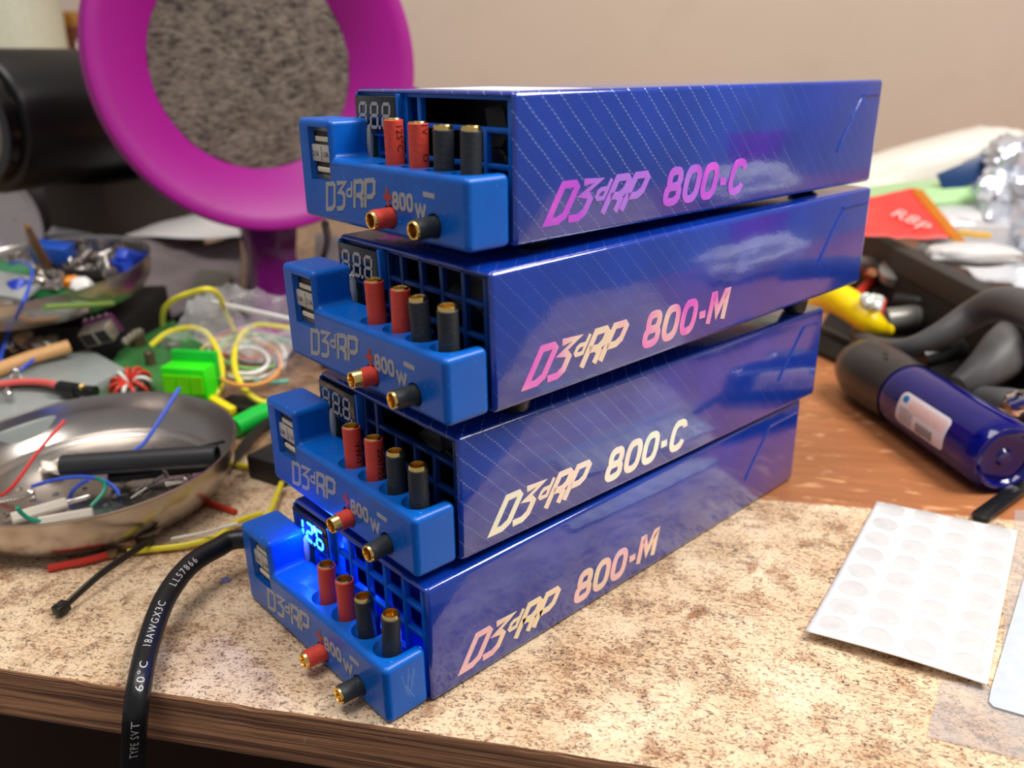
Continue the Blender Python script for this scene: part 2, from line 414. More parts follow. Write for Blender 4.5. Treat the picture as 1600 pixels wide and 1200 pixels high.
# ------------------------------------------------------------------ power supplies
WX, HH, AA, PP, HB, HT, TW = .0765, .040, .0126, .0151, .0196, .0313, .0206
BOX = {1: ((.00105, .03765, .1342), -.52, -1.4547, .1970), 2: ((.0057, .0244, .0901), .265, -1.2473, .2042),
       3: ((-.00065, .0154, .0434), -.436, -1.1207, .1983), 4: ((0, 0, .0004), .0, 0, .2076)}
def wrap_mat(name, weave):
    t = NT(name); xyz = t.n('ShaderNodeSeparateXYZ', {'Vector': t.tc.outputs['Object']})
    y, z, x = xyz.outputs['Y'], xyz.outputs['Z'], xyz.outputs['X']
    base = t.mix(t.step(t.noise(t.tc.outputs['Object'], 40, 3), .3, .7), lin((8, 48, 146)), lin((12, 58, 170)))
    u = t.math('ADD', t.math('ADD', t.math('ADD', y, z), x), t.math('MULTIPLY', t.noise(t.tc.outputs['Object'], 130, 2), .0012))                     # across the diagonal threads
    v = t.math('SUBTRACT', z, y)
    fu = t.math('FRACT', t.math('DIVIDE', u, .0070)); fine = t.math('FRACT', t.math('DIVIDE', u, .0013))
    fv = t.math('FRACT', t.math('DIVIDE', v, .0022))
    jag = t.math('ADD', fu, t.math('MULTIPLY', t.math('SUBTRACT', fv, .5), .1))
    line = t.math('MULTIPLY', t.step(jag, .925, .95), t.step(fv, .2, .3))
    nz = t.math('MULTIPLY', t.step(t.noise(t.tc.outputs['Object'], 45, 2), .35, .6), t.n('ShaderNodeMapRange', {'Value': y, 'From Min': .05, 'From Max': .13, 'To Min': 1, 'To Max': .18}).outputs['Result'])  # thread glints painted into the colour, fading from the front to the rear
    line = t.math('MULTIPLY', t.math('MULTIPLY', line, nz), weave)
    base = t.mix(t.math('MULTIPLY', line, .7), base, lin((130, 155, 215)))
    fl = t.math('MULTIPLY', t.step(fine, .45, .55), .12 * min(1, weave + .25))
    base = t.mix(fl, base, lin((50, 90, 190)))
    t.set('Base Color', base); t.set('Roughness', t.math('ADD', .16, t.math('MULTIPLY', line, .3)))
    t.set('Specular IOR Level', .45); t.set('Coat Weight', .9); t.set('Coat IOR', 1.62); t.set('Coat Roughness', .035)
    orange = t.noise(t.tc.outputs['Object'], 900, 2)
    h = t.math('ADD', t.math('MULTIPLY', orange, .25), t.math('ADD', t.math('MULTIPLY', line, .8), t.math('MULTIPLY', t.noise(t.tc.outputs['Object'], 25, 2), 5)))
    bp = t.n('ShaderNodeBump', {'Strength': .35, 'Distance': .0002, 'Height': h}).outputs[0]
    t.set('Normal', bp); t.set('Coat Normal', bp)
    return t.m
def print_mat():
    t = NT('printed_blue_plastic'); xyz = t.n('ShaderNodeSeparateXYZ', {'Vector': t.tc.outputs['Object']})
    lay = t.n('ShaderNodeTexWave', {'Vector': t.tc.outputs['Object'], 'Scale': 800.0, 'Distortion': .6}, bands_direction='Y').outputs['Fac']
    sp = t.noise(t.tc.outputs['Object'], 1100, 2)
    c = t.mix(t.noise(t.tc.outputs['Object'], 120, 3), lin((0, 86, 180)), lin((0, 104, 208)))
    c = t.mix(t.math('MULTIPLY', t.step(sp, .745, .765), .8), c, lin((150, 190, 230)))
    t.set('Base Color', c); t.set('Roughness', .34); t.set('Specular IOR Level', .35); t.set('Coat Weight', .1); t.set('Coat Roughness', .15)
    t.set('Subsurface Weight', .15); t.set('Subsurface Scale', .002); t.set('Subsurface Radius', (.1, .4, 1))
    t.set('Normal', t.n('ShaderNodeBump', {'Strength': .25, 'Distance': .00008, 'Height': lay}).outputs[0])
    return t.m
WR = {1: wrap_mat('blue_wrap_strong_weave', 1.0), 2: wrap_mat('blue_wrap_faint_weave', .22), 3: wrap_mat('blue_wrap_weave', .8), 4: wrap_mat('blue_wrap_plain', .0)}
PB = print_mat()
RED = mat('red_sleeve', (222, 74, 58), .42, bump=.15, bscale=900); BLK = mat('black_sleeve', (46, 50, 54), .5, bump=.2, bscale=900)
GOLD = mat('gold_plating', (255, 214, 130), .22, 1)
INK = mat('black_ink', (26, 16, 14), .6); GREY = mat('grey_marking', (172, 170, 172), .45)
def holo(name, cols, k):
    t = NT(name); n = t.noise(t.map(scale=(1, 1, .6)), 38, 2, .5, .4)
    r = t.n('ShaderNodeValToRGB', {'Fac': n}); cr = r.color_ramp
    cr.elements[0].position = .34; cr.elements[1].position = .66
    cr.elements[0].color = lin(cols[0]); cr.elements[1].color = lin(cols[-1])
    for i, c in enumerate(cols[1:-1]):
        e = cr.elements.new(.34 + .32 * (i + 1) / (len(cols) - 1)); e.color = lin(c)
    t.set('Base Color', r.outputs[0]); t.set('Metallic', .25); t.set('Roughness', .3)
    return t.m
HOLO = {1: holo('violet_foil', [(190, 130, 245), (205, 90, 235), (245, 110, 245)], 1), 2: holo('cream_to_magenta_foil', [(245, 225, 205), (240, 130, 215), (225, 90, 225)], 2),
        3: holo('cream_foil', [(255, 232, 214), (255, 252, 232), (232, 250, 225)], 3), 4: holo('rose_cream_foil', [(250, 235, 200), (248, 200, 205), (240, 205, 225)], 4)}
def socket(parent, name, M, col, length, sleeve_to=None, txt=None, skew=0):   # bullet socket: axis along local z, mouth at the far end
    r = .0029; sl = sleeve_to or length - .0006
    g = MB().lathe([(.0023, .0), (.0026, .0002), (.0026, length - .0003), (.0024, length), (.00205, length), (.00195, length - .0004), (.0019, length - .0050), (.0001, length - .0052)], 28, M, cap=False)
    o = g.build('contact', GOLD, None)
    s = MB(); n = 28; prof = [(.0027, 0), (r, 0), (r, sl - .0002), (r - .0002, sl), (.00265, sl)]
    s.lathe(prof, n, M, cap=False)
    if skew:
        Mi = M.inverted()
        for i, p in enumerate(s.v):
            q = Mi @ p
            if q.z > sl * .5: q.z += skew * q.x / r * .5; s.v[i] = M @ q
    body = s.build('sleeve', col, None)
    root = bpy.data.objects.new(name, None); COL.objects.link(root); root.parent = parent; root.empty_display_size = .005
    root['label'] = 'red sleeved gold socket' if col is RED else 'black sleeved gold socket'
    body.parent = root; o.parent = root
    if txt:
        mt = MB(); a0 = txt[1]
        def f(x, y):
            a = a0 + (y / r); return M @ Vector(((r + .00006) * cos(a), (r + .00006) * sin(a), txt[2] - x))
        text_mesh(txt[0], .0030, f, mt, 1.0); mt.build('print', INK, root, smooth=False)
SEG = {'a': ((0, 1), (1, 1)), 'b': ((1, 1), (1, .5)), 'c': ((1, .5), (1, 0)), 'd': ((0, 0), (1, 0)), 'e': ((0, .5), (0, 0)), 'f': ((0, 1), (0, .5)), 'g': ((0, .5), (1, .5))}
def display(parent, on):
    z0, z1, x0, x1 = .0268, .0379, .0012, .0238
    MB().box((x0, -.0012, z0), (x1, .006, z1)).build('display', mat('display_black', (16, 18, 26), .15, coat=.5), parent, bevel=.0003)
    fr = MB()
    fr.box((x0 - .0008, -.0004, z0 - .0008), (x0, .006, z1 + .0007)).box((x1, -.0010, z0 - .0008), (x1 + .0016, .006, z1 + .0007)).box((x0, -.0004, z0 - .0009), (x1, .006, z0))
    fr.build('display_bezel', PB, parent, bevel=.0002)
    hgt, wd_ = .0070, .0038
    def seg(mb, ox, k):
        (ax, ay), (bx, by) = SEG[k]; a = Vector((ax * wd_, ay * hgt)); b = Vector((bx * wd_, by * hgt)); d = (b - a).normalized(); nn = Vector((-d.y, d.x))
        a += d * .00015; b -= d * .00015; t_ = .00050
        pts = [a, a + d * t_ + nn * t_, b - d * t_ + nn * t_, b, b - d * t_ - nn * t_, a + d * t_ - nn * t_]
        M = Matrix(((1, 0, 0, 0), (0, 0, -1, -.00125), (0, 1, 0, 0), (0, 0, 0, 1)))
        mb.prism([(ox + p.x + p.y * .12, z0 + .0018 + p.y) for p in pts], 0, .00012, M)
    lit, dark = MB(), MB(); show = ['bc', 'abged', 'afgcde'] if on else None
    for i in range(3):
        ox = x0 + .0022 + i * .0066
        for k in 'abcdefg': seg(lit if on and k in show[i] else dark, ox, k)
        M = Matrix(((1, 0, 0, 0), (0, 0, -1, -.00125), (0, 1, 0, 0), (0, 0, 0, 1)))
        (lit if on and i == 1 else dark).prism([(ox + wd_ + .0012 + .0006 * cos(q * pi / 4), z0 + .0018 + .0006 * sin(q * pi / 4)) for q in range(8)], 0, .00012, M)
    if on: 
        lit.build('lit_segments', mat('lit_blue_segments', (60, 170, 255), .4, emis=(50, 150, 255), estr=5), parent, smooth=False)
        for o_ in (dark.build('dark_segments', mat('unlit_segments_dark', (20, 30, 70), .4), parent, smooth=False),): pass
    else: dark.build('segments', mat('unlit_segments', (176, 174, 172), .4), parent, smooth=False)

def psu(k, label, model, texts, on=False):
    loc, pit, yaw, D = BOX[k]
    root = thing('power_supply', label, 'power supply', group='stacked blue power supplies')
    root.location = loc; root.rotation_euler = (radians(pit), 0, radians(yaw))
    # case: thin shell, open at the front
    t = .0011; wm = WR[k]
    c = MB()
    outer = [(0, 0), (WX, 0), (WX, HH), (0, HH)]
    c.box((0, 0, 0), (WX, D, HH))
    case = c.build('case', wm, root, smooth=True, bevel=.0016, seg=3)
    cut = MB().box((t, -.01, t), (WX - t, .022, HH - t)).build('cut', wm); cut.parent = root
    modify(case, 'BOOLEAN', operation='DIFFERENCE', object=cut, solver='EXACT')
    bpy.context.view_layer.update(); bake(case); bpy.data.objects.remove(cut)
    # raised folded edge line near the rear of the side panel
    path = [(WX, .167, .014), (WX, .170, .0185), (WX, .1815, .0328), (WX, .1835, .0342), (WX, D - .003, .0342)]
    MB().tube(smooth_path(path, 5), .0005, 8).build('side_crease', wm, root)
    # grille
    g = MB(); yb0, yb1 = .0010, .0030
    xs = [.0262, .0338, .0436, .0535, .0634, .0728]
    for x in xs: g.box((x - .0008, yb0, t), (x + .0008, yb1, HH - t))
    if k in (1, 3):      # one wide window above, small cells below
        g = MB()
        for x in (.0262, .0332, .0738): g.box((x - .0009, yb0, t), (x + .0009, yb1, HH - t))
        for x in (.0436, .0535, .0634): g.box((x - .0007, yb0, t), (x + .0007, yb1, .0300))
        for x in (.010, .018): g.box((x - .0006, yb0, t), (x + .0006, yb1, .026))
    else:
        for x in (.010, .018): g.box((x - .0006, yb0, t), (x + .0006, yb1, .026))
    for z in (.0105, .0205, .0300): g.box((t, yb0 + .0002, z - .0007), (WX - t, yb1 + .0002, z + .0007))
    g.box((t, yb0, HH - t - .0012), (WX - t, yb1, HH - t)); g.box((WX - t - .0016, yb0, t), (WX - t, yb1, HH - t))
    g.build('grille', PB if k in (1, 4) else mat('dark_blue_plastic', (4, 48, 110), .3), root, bevel=.0002)
    MB().box((t, .019, t), (WX - t, .0215, HH - t)).build('fan_backing', mat('fan_black', (12, 12, 14), .4), root)
    f = MB(); fx, fz, fy = .0535, .019, .013                     # fan with blades behind the grille
    f.lathe([(.0052, 0), (.0052, .004), (.0045, .0045)], 24, T((fx, fy + .0045, fz), (pi / 2, 0, 0)))
    for i in range(7):
        a = 2 * pi * i / 7
        f.box((.004, -.0028, 0), (.0165, .0028, .0006), T((fx, fy + .003, fz), (pi / 2, 0, 0)) @ T((0, 0, 0), (0, 0, a)) @ T((0, 0, 0), (.6, 0, 0)))
    f.build('fan', mat('fan_blade_black', (26, 26, 30), .25), root)
    if k in (1, 3):
        for j, cc in enumerate(((220, 60, 50), (225, 200, 60), (40, 150, 190))):
            MB().tube(smooth_path([(.0655 + j * .0008, .012, .0195), (.069, .0065, .0225 - j * .0012), (.0735, .0075, .0235 - j * .0014)], 6), .0006, 8).build('inner_wire', mat('wire%d' % j, cc, .35), root)
    display(root, on)
    # printed front connector block
    prof = [(-AA, 0), (WX - .0012, 0), (WX - .0012, HB), (-AA + TW, HB), (-AA + TW, HT), (-AA, HT)]
    b = MB().prism(prof, .0001, PP, Matrix(((1, 0, 0, 0), (0, 0, -1, 0), (0, 1, 0, 0), (0, 0, 0, 1))))
    blk = b.build('connector_block', PB, root, smooth=True, bevel=.0019, seg=4)
    cuts = []
    for sx in (.0322, .0440, .0556, .0672):
        r = .0049; yc = -.0078
        poly = [(sx + r * cos(a), yc + r * sin(a)) for a in [pi + pi * i / 18 for i in range(19)]] + [(sx + r, .004), (sx - r, .004)]
        cuts.append(MB().prism(poly, .0065, .03).build('cut', PB, root))
    for sx in (.0392, .0604):
        cuts.append(MB().lathe([(.0036, 0), (.0036, .005)], 24, T((sx, -PP + .003, .0056), (pi / 2, 0, 0))).build('cut', PB, root))
    cuts.append(MB().box((-.0056, -.02, .0125), (.0066, -.0045, .0288)).build('cut', PB, root))
    for c_ in cuts: modify(blk, 'BOOLEAN', operation='DIFFERENCE', object=c_, solver='EXACT')
    bpy.context.view_layer.update(); bake(blk)
    for c_ in cuts: bpy.data.objects.remove(c_)
    modify(blk, 'WEIGHTED_NORMAL', keep_sharp=True, weight=100)
    # twin usb port in the tower
    u = MB().box((-.0056, -.0128, .0125), (.0066, -.0048, .0288)).build('usb_port', mat('usb_metal', (150, 146, 140), .3, .6), root, smooth=False)
    for z in (.0142, .0238): MB().box((-.0050, -.0132, z), (.0062, -.0127, z + .0036)).build('slot', mat('usb_black', (16, 15, 15), .4), u, smooth=False)
    for z in (.0150, .0244): MB().box((-.0030, -.0141, z), (.0063, -.0131, z + .0016)).build('contact_tongue', mat('usb_cream', (226, 214, 190), .35), u, bevel=.0002)
    plate = MB().box((-.0055, -.0142, .0182), (.0065, -.0127, .0234)).build('rating_label', mat('usb_grey', (196, 190, 180), .4), u, bevel=.0002)
    mt = MB(); t1, t2 = texts[0]
    text_mesh(t1, .0024, lambda x, y: Vector((-.0050 + x * .82, -.01428, .0198 + y)), mt)
    text_mesh(t2, .0024, lambda x, y: Vector((.0011 + x * .82, -.01428, .0198 + y)), mt)
    mt.box((.00045, -.01428, .0186), (.0006, -.01422, .0231)); mt.build('print', INK, plate, smooth=False)
    # hot glue blob and green circuit board beside the tower
    MB().box((-AA + TW + .0004, -.0006, HB - .003), (-AA + TW + .0014, .0009, HB + .0095)).build('circuit_board', mat('pcb_green', (20, 90, 60), .4), root)
    MB().add(*blob((-AA + TW + .0012, -.0014, HB + .0042), (.0011, .0012, .0056), k)).build('hot_glue', mat('hot_glue', (196, 200, 200), .25, trans=.4), root)
    # sockets
    for j, sx in enumerate((.0322, .0440, .0556, .0672)):
        ln = .0252 + (.0005, .0, -.0004, -.0002)[j]; tl = random.Random(k * 10 + j)
        M = T((sx, -.0074, .0066), (radians(tl.uniform(-2, 2)), radians(tl.uniform(-2.5, 2.5)), 0))
        col = RED if j < 2 else BLK
        tx = texts[1][j] if j < 2 else None
        socket(root, 'socket', M, col, ln, ln - (.0004 if j < 2 else .0012), (tx[0], radians(-18 if j == 0 else -14), tx[1]) if tx else None)
    for j, (sx, ln) in enumerate(((.0392, .0105), (.0604, .0108))):
        Mx = T((sx, -PP + .0035, .0056), (radians(90 + (1.5 if k % 2 else -1)), 0, radians((2, -3, 4, -2)[k - 1])))
        socket(root, 'socket', Mx, RED if j == 0 else BLK, ln, ln - ((.0008, .0034, .0026, .0010)[k - 1] if j == 0 else .0006), skew=(.0022 if (k == 2 and j == 0) else 0))
    # lettering on the block front
    FM = Matrix(((1, 0, 0, 0), (0, 0, -1, -PP), (0, 1, 0, 0), (0, 0, 0, 1)))
    lettering('D3dRP', .0091, .00140, .30, .0, 1.36, FM @ T((.0022, .0030, 0), (0, 0, radians(7.5))), .00010).build('front_logo', GREY, root, smooth=False)
    mb = lettering('800', .0052, .00108, .0, .0, 1.15, FM @ T((.0408, .0079, 0), (0, 0, radians(1))), .00010)
    mb.add(*unpack(lettering('w', .0074, .00115, .0, 0, 1.32, FM @ T((.0519, .0066, 0), (0, 0, radians(0))), .00010)))
    mb.build('wattage_marking', GREY, root, smooth=False)
    mb = MB(); strip(mb, [(0, 0), (.0052, 0)], .0013, 0, .0001, False, FM @ T((.0562, .0138, 0), (0, 0, radians(-2)))); mb.build('minus_sign', GREY, root, smooth=False)
    mb = MB(); strip(mb, [(0, -.0026), (0, .0026)], .0012, 0, .00010, False, FM @ T((.0386, .0112, 0))); strip(mb, [(-.0020, 0), (.0020, 0)], .0014, 0, .00012, False, FM @ T((.0386, .0112, 0)))
    mb.build('plus_sign', mat('red_marking', (178, 58, 40), .5), root, smooth=False)
    # foil lettering on the side panel: local x -> +y, local y -> z, out along +x
    SM = Matrix(((0, 0, 1, WX), (1, 0, 0, 0), (0, 1, 0, 0), (0, 0, 0, 1)))
    mb = lettering('D3dRP', .0118, .0021, .66, .0, 1.34, SM @ T((.0108, .0042, 0)), .00012)
    mb.build('side_logo', HOLO[k], root, smooth=False)
    mb = (lettering('800-' + model, .0120, .0025, .26, .012, 1.36, SM @ T((.0612, .0040, 0)), .00012))
    mb.build('model_marking', HOLO[k], root, smooth=False)
    return root
def unpack(mb): return mb.v, mb.f
def blob(c, s, seed):
    vs, fs = [], []; n = 14
    for j in range(9):
        th = pi * j / 8
        for i in range(n):
            d = Vector((sin(th) * cos(2 * pi * i / n), sin(th) * sin(2 * pi * i / n), cos(th))); kk = 1 + .35 * noise.noise(d * 2 + Vector((seed, 0, 0)))
            vs.append((c[0] + d.x * s[0] * kk, c[1] + d.y * s[1] * kk, c[2] + d.z * s[2] * kk))
    for j in range(8):
        for i in range(n): fs.append((j * n + i, j * n + (i + 1) % n, (j + 1) * n + (i + 1) % n, (j + 1) * n + i))
    return vs, fs
R1 = psu(1, 'topmost blue power supply of the stack, violet foil lettering on its side', 'C', (('2.1A', '1.0A'), (('125°C', .0242), ('1V      O', .0250))))
R2 = psu(2, 'blue power supply second from top, side lettering fading cream to magenta', 'M', (('1.0A', '2.1A'), (None, None)))
R3 = psu(3, 'blue power supply third from top, cream white lettering on a woven side', 'C', (('1.0A', '2.1A'), (('VW-1', .0205), ('2047755', .0222))))
R4 = psu(4, 'lowest blue power supply on the bench, its voltage display lit blue', 'M', (('2.1A', '1.0A'), (None, None)), on=True)
# rubber feet between the cases
def zat(k, x, y, top):
    (lx, ly, lz), pit, yaw, D = BOX[k]; return lz + (y - ly) * sin(radians(pit)) + (HH if top else 0)
for k, root in ((1, R1), (2, R2), (3, R3)):
    (lx, ly, lz), pit, yaw, D = BOX[k]
    for fx in (.012, .0645):
        for fy in (.018, D - .03):
            wx, wy = lx + fx, ly + fy; h = zat(k, wx, wy, 0) - zat(k + 1, wx, wy, 1)
            MB().lathe([(.003, -h + .00005), (.0045, -h + .0005), (.0056, -.0006), (.0056, 0)], 24, T((fx, fy, 0))).build('rubber_foot', mat('dark_rubber', (20, 20, 22), .4), root)
# paper sticker on the top case and scratches on the lowest block
MB().box((.030, .002, HH), (.0735, .032, HH + .00012)).build('top_sticker', mat('sticker_white', (225, 225, 232), .35), R1, smooth=False)
mb = MB(); rr = random.Random(5)
SM = Matrix(((0, 0, 1, WX - .0012), (1, 0, 0, 0), (0, 1, 0, 0), (0, 0, 0, 1)))
for pts in ([(-.0095, .0150), (-.0082, .0085), (-.0068, .0140), (-.0060, .0090), (-.0048, .0150)], [(-.0085, .0110), (-.0055, .0050)], [(-.0070, .0165), (-.0078, .0070)], [(-.0052, .0155), (-.0072, .0060)]):
    strip(mb, pts, .00014, 0, .00005, False, SM)
mb.build('scratch_marks', mat('pale_scratch', (120, 170, 225), .5), R4, smooth=False)
# blue glow of the lit meter (its backlight leds)
def led(name, loc, e, r=.0015):
    l = bpy.data.lights.new(name, 'POINT'); l.energy = e; l.color = (.02, .10, 1); l.shadow_soft_size = r
    o = bpy.data.objects.new(name, l); COL.objects.link(o); o.location = loc
led('meter_led', (.0125, -.0035, .0335), .020)
led('inner_led', (.034, .0090, .028), .022)
led('inner_led', (.062, .0100, .012), .007)
# ------------------------------------------------------------------ power cord with its printing
def on_tube(path, r, txt, size, start, ang, mb, spacing=1.15, rev=False):
    fr = frames(path); L = [0]
    for i in range(1, len(path)): L.append(L[-1] + (path[i] - path[i - 1]).length)
    def f(x, y):
        s = start + (-x if rev else x); i = 0
        while i < len(L) - 2 and L[i + 1] < s: i += 1
        t_ = (s - L[i]) / max(1e-9, L[i + 1] - L[i]); p = path[i].lerp(path[i + 1], t_)
        toc = (CAM0 - p); tt = fr[i][1].lerp(fr[min(i + 1, len(fr) - 1)][1], t_).normalized(); u = (toc - tt * toc.dot(tt)).normalized(); w_ = tt.cross(u)
        a = ang - y / r
        return p + (u * cos(a) + w_ * sin(a)) * (r + .00006)
    text_mesh(txt, size, f, mb, spacing); return mb
CAM0 = CAM.copy()
RC = .0037
cpts = [Vector((-.010, .008, .0150)), at(377, 842, .0150), at(340, 856, .0145), at(296, 884, .0140), at(258, 935, .0120), at(232, 1005, .0085), at(219, 1062, .0062), at(212, 1115, -.001), at(209, 1165, -.016), at(205, 1225, -.034), at(200, 1290, -.07), at(200, 1330, -.14)]
path = smooth_path(cpts, 12)
W1 = W('mains_cable', 'thick black power cord curving over the bench edge with white printing', 'cord', cpts[5])
W1.part(MB().tube(path, RC, 20), 'cord_jacket', mat('cord_black', (18, 19, 22), .38, bump=.1, bscale=700))
mb = MB()
# printing runs up from the hanging end
rp = [p.copy() for p in reversed(path)]
L_ = 0; S_ = []
for i in range(len(rp)): 
    S_.append(L_)
    if i < len(rp) - 1: L_ += (rp[i + 1] - rp[i]).length
def s_at(px_y):   # arc length where the cord crosses a given picture row (for laying out its printing)
    for i, p in enumerate(rp):
        q = p - CAM; row = 600 - FPX * q.dot(UP) / q.dot(FWD)
        if row < px_y: return S_[i]
    return 0
on_tube(rp, RC, 'TYPE SVT', .0034, s_at(1170), .35, mb, 1.25)
on_tube(rp, RC, '60°C', .0034, s_at(1087), .35, mb, 1.2)
on_tube(rp, RC, '18AWGX3C', .0034, s_at(1026), .25, mb, 1.2)
on_tube(rp, RC, 'LL57866', .0034, s_at(928), .25, mb, 1.35)
W1.part(mb, 'cord_printing', mat('white_ink', (205, 205, 205), .5), smooth=False)

# ------------------------------------------------------------------ steel parts trays
STEEL = mat('brushed_steel', (184, 178, 173), .27, 1, var=.15, vscale=30)
def tray(name, label, c, r, nrm):
    M = aim(c, nrm); base = Vector(c) + M.to_3x3() @ Vector((0, 0, -.0228))
    w = W(name, label, 'tray', base)
    prof = [(r * .999, -.0002), (r, .0003), (r * .985, .0004), (r * .975, -.0008), (r * .968, -.006), (r * .94, -.0120), (r * .87, -.0168), (r * .82, -.0174), (r * .80, -.0184), (.0001, -.0186)]
    outer = [(.0001, -.0200), (r * .80, -.0200), (r * .90, -.0180), (r * .962, -.0125), (r * .982, -.006), (r * .985, -.001), (r * .999, -.0002)]
    w.part(MB().lathe(outer + prof[1:], 96, M, cap=False), 'bowl', STEEL)
    w.part(MB().lathe([(r * .5, -.0228), (r * .5, -.0200)], 48, M), 'magnet_base', mat('magnet_rubber', (20, 20, 20), .6))
    return M
TL = tray('parts_tray', 'round steel parts tray nearest the camera, with black heat shrink tubing in it', (-.1313, -.0291, .0244), .062, (.042, -.0165, 1))
TU = tray('parts_tray', 'round steel parts tray farther back, heaped with screws and blue parts', (-.3427, .0146, .0646), .066, (.0595, -.1024, 1))
def tz(M, px, py, dz=0):              # point on a tray's floor seen at a pixel
    o = M.to_translation(); n_ = (M.to_3x3() @ Vector((0, 0, 1))); d = ray(px, py); p0 = o + n_ * (-.0184 + dz)
    return CAM + d * ((p0 - CAM).dot(n_) / d.dot(n_))
def rodT(name, M, a, b, r, m, label, cat, group=None, n=12, dz=None, prof=None):
    pa, pb = tz(M, *a), tz(M, *b)
    return solo(MB().tube([pa, pb], r, n), name, m, label, cat, group)
SCREWM = mat('zinc', (200, 196, 190), .25, 1); WHT = mat('nickel_standoff', (225, 218, 205), .35, .3)
def screw(pa, pb, r, label, group=None, head=1.9, name='screw', m=None):
    d = (pb - pa); L = d.length; M = aim(pa, d); w = W(name, label, 'screw', pa, group); m = m or SCREWM
    w.part(MB().lathe([(r * .3, -r * 1.3), (r * head * .8, -r * 1.2), (r * head, -r * .5), (r * head, 0), (r * .8, 0)], 18, M), 'head', m)
    pr = []; k = max(6, int(L / (r * .8)))
    for i in range(k): pr += [(r * .78, L * i / k), (r * 1.05, L * (i + .5) / k)]
    w.part(MB().lathe(pr + [(r * .3, L)], 14, M), 'shank', m)
    s = r * head
    w.part(MB().box((-s * .6, -s * .12, -r * 1.36), (s * .6, s * .12, -r * 1.22), M), 'drive_slot', mat('slot_dark', (30, 28, 26), .6), smooth=False)
    return w.o
def wire(name, pts, r, m, label, cat='wire', group=None, n=8, sm=8, ends=None):
    return solo(MB().tube(smooth_path(pts, sm), r, n), name, m, label, cat, group, base=pts[0])
BLUEW = mat('wire_blue', (52, 88, 205), .35); GRNW = mat('wire_green', (16, 148, 118), .35); REDW = mat('wire_red', (214, 46, 44), .35); YELW = mat('wire_yellow', (232, 218, 50), .35)
# lower tray contents
def ht(px, py, dz): return tz(TL, px, py, dz)
tb = MB(); Mt = aim(ht(98, 728, .0105), ht(340, 712, .0145) - ht(98, 728, .0105)); Lt = (ht(340, 712, .0145) - ht(98, 728, .0105)).length
tb.lathe([(.0046, 0), (.0050, .0004), (.0050, Lt - .0004), (.0046, Lt), (.0038, Lt), (.0038, 0), (.0046, 0)], 28, Mt, cap=False)
solo(tb, 'heat_shrink_tube', mat('shrink_black', (44, 46, 50), .42), 'long thick black heat shrink tube lying across the nearer tray', 'tube')
tb = MB(); a, b = ht(170, 748, .004), ht(330, 729, .005)
tb.tube([a, b], .0022, 14); solo(tb, 'heat_shrink_tube', mat('shrink_black2', (26, 26, 28), .4), 'thinner black tube lying under the thick heat shrink tube in the nearer tray', 'tube')
tb = MB(); tb.tube([ht(280, 707, .006), ht(350, 690, .016)], .0008, 8); solo(tb, 'tweezer_tip', mat('dark_steel', (60, 58, 56), .35, .8), 'thin dark rod poking up behind the thick heat shrink tube', 'rod')
wire('red_wire', [ht(-6, 778, .001), ht(20, 760, .006), ht(60, 705, .016), ht(101, 657, .024)], .0008, REDW, 'straight red wire slanting up out of the nearer tray')
wire('blue_wire', [ht(198, 712, .009), ht(225, 692, .012), ht(250, 655, .019), ht(280, 607, .028)], .0010, BLUEW, 'blue wire slanting up over the rear rim of the nearer tray')
wire('blue_wire', [ht(50, 760, .004), ht(85, 750, .007), ht(125, 745, .008), ht(160, 750, .007), ht(182, 765, .003), ht(185, 776, .001)], .0009, BLUEW, 'long arched blue wire on the screws in the nearer tray')
wire('blue_wire', [ht(108, 782, .001), ht(113, 768, .006), ht(125, 757, .009), ht(137, 751, .011)], .0009, BLUEW, 'short blue wire crossing the arched blue wire in the nearer tray')
wire('green_wire', [ht(150, 746, .010), ht(163, 755, .007), ht(161, 770, .004), ht(142, 791, .001)], .0008, GRNW, 'hooked green wire beside the blue wires in the nearer tray')
wire('green_wire', [ht(27, 793, .012), ht(35, 803, .008), ht(50, 812, .004), ht(72, 815, .001)], .0009, GRNW, 'green wire lying over the nickel standoff at the tray\'s front')
def standoff(pa, pb, r, label, stud=.0):
    d = pb - pa; M = aim(pa, d); L = d.length; w = W('hex_standoff', label, 'standoff', pa)
    w.part(MB().lathe([(r * .9, 0), (r, .0004), (r, L - .0004), (r * .9, L)], 6, M), 'hex_body', WHT, angle=20)
    if stud: w.part(MB().lathe([(r * .5, 0), (r * .5, stud), (r * .4, stud + .0004)], 12, T((0, 0, 0)) @ M @ T((0, 0, L))), 'threaded_stud', SCREWM)
standoff(ht(18, 810, .003), ht(104, 785, .003), .0024, 'pale hex standoff at the front of the nearer tray with a long stud', .009)
standoff(ht(60, 815, .0015), ht(145, 800, .0022), .0020, 'flat pale standoff lying in front of the studded standoff', 0)
screw(ht(46, 772, .004), ht(-8, 783, .004), .0015, 'long screw at the left front of the nearer tray')
screw(ht(256, 742, .004), ht(238, 754, .003), .0012, 'small screw head up beside the thick heat shrink tube')
screw(ht(290, 750, .004), ht(258, 756, .003), .0012, 'short screw by the right wall of the nearer tray')
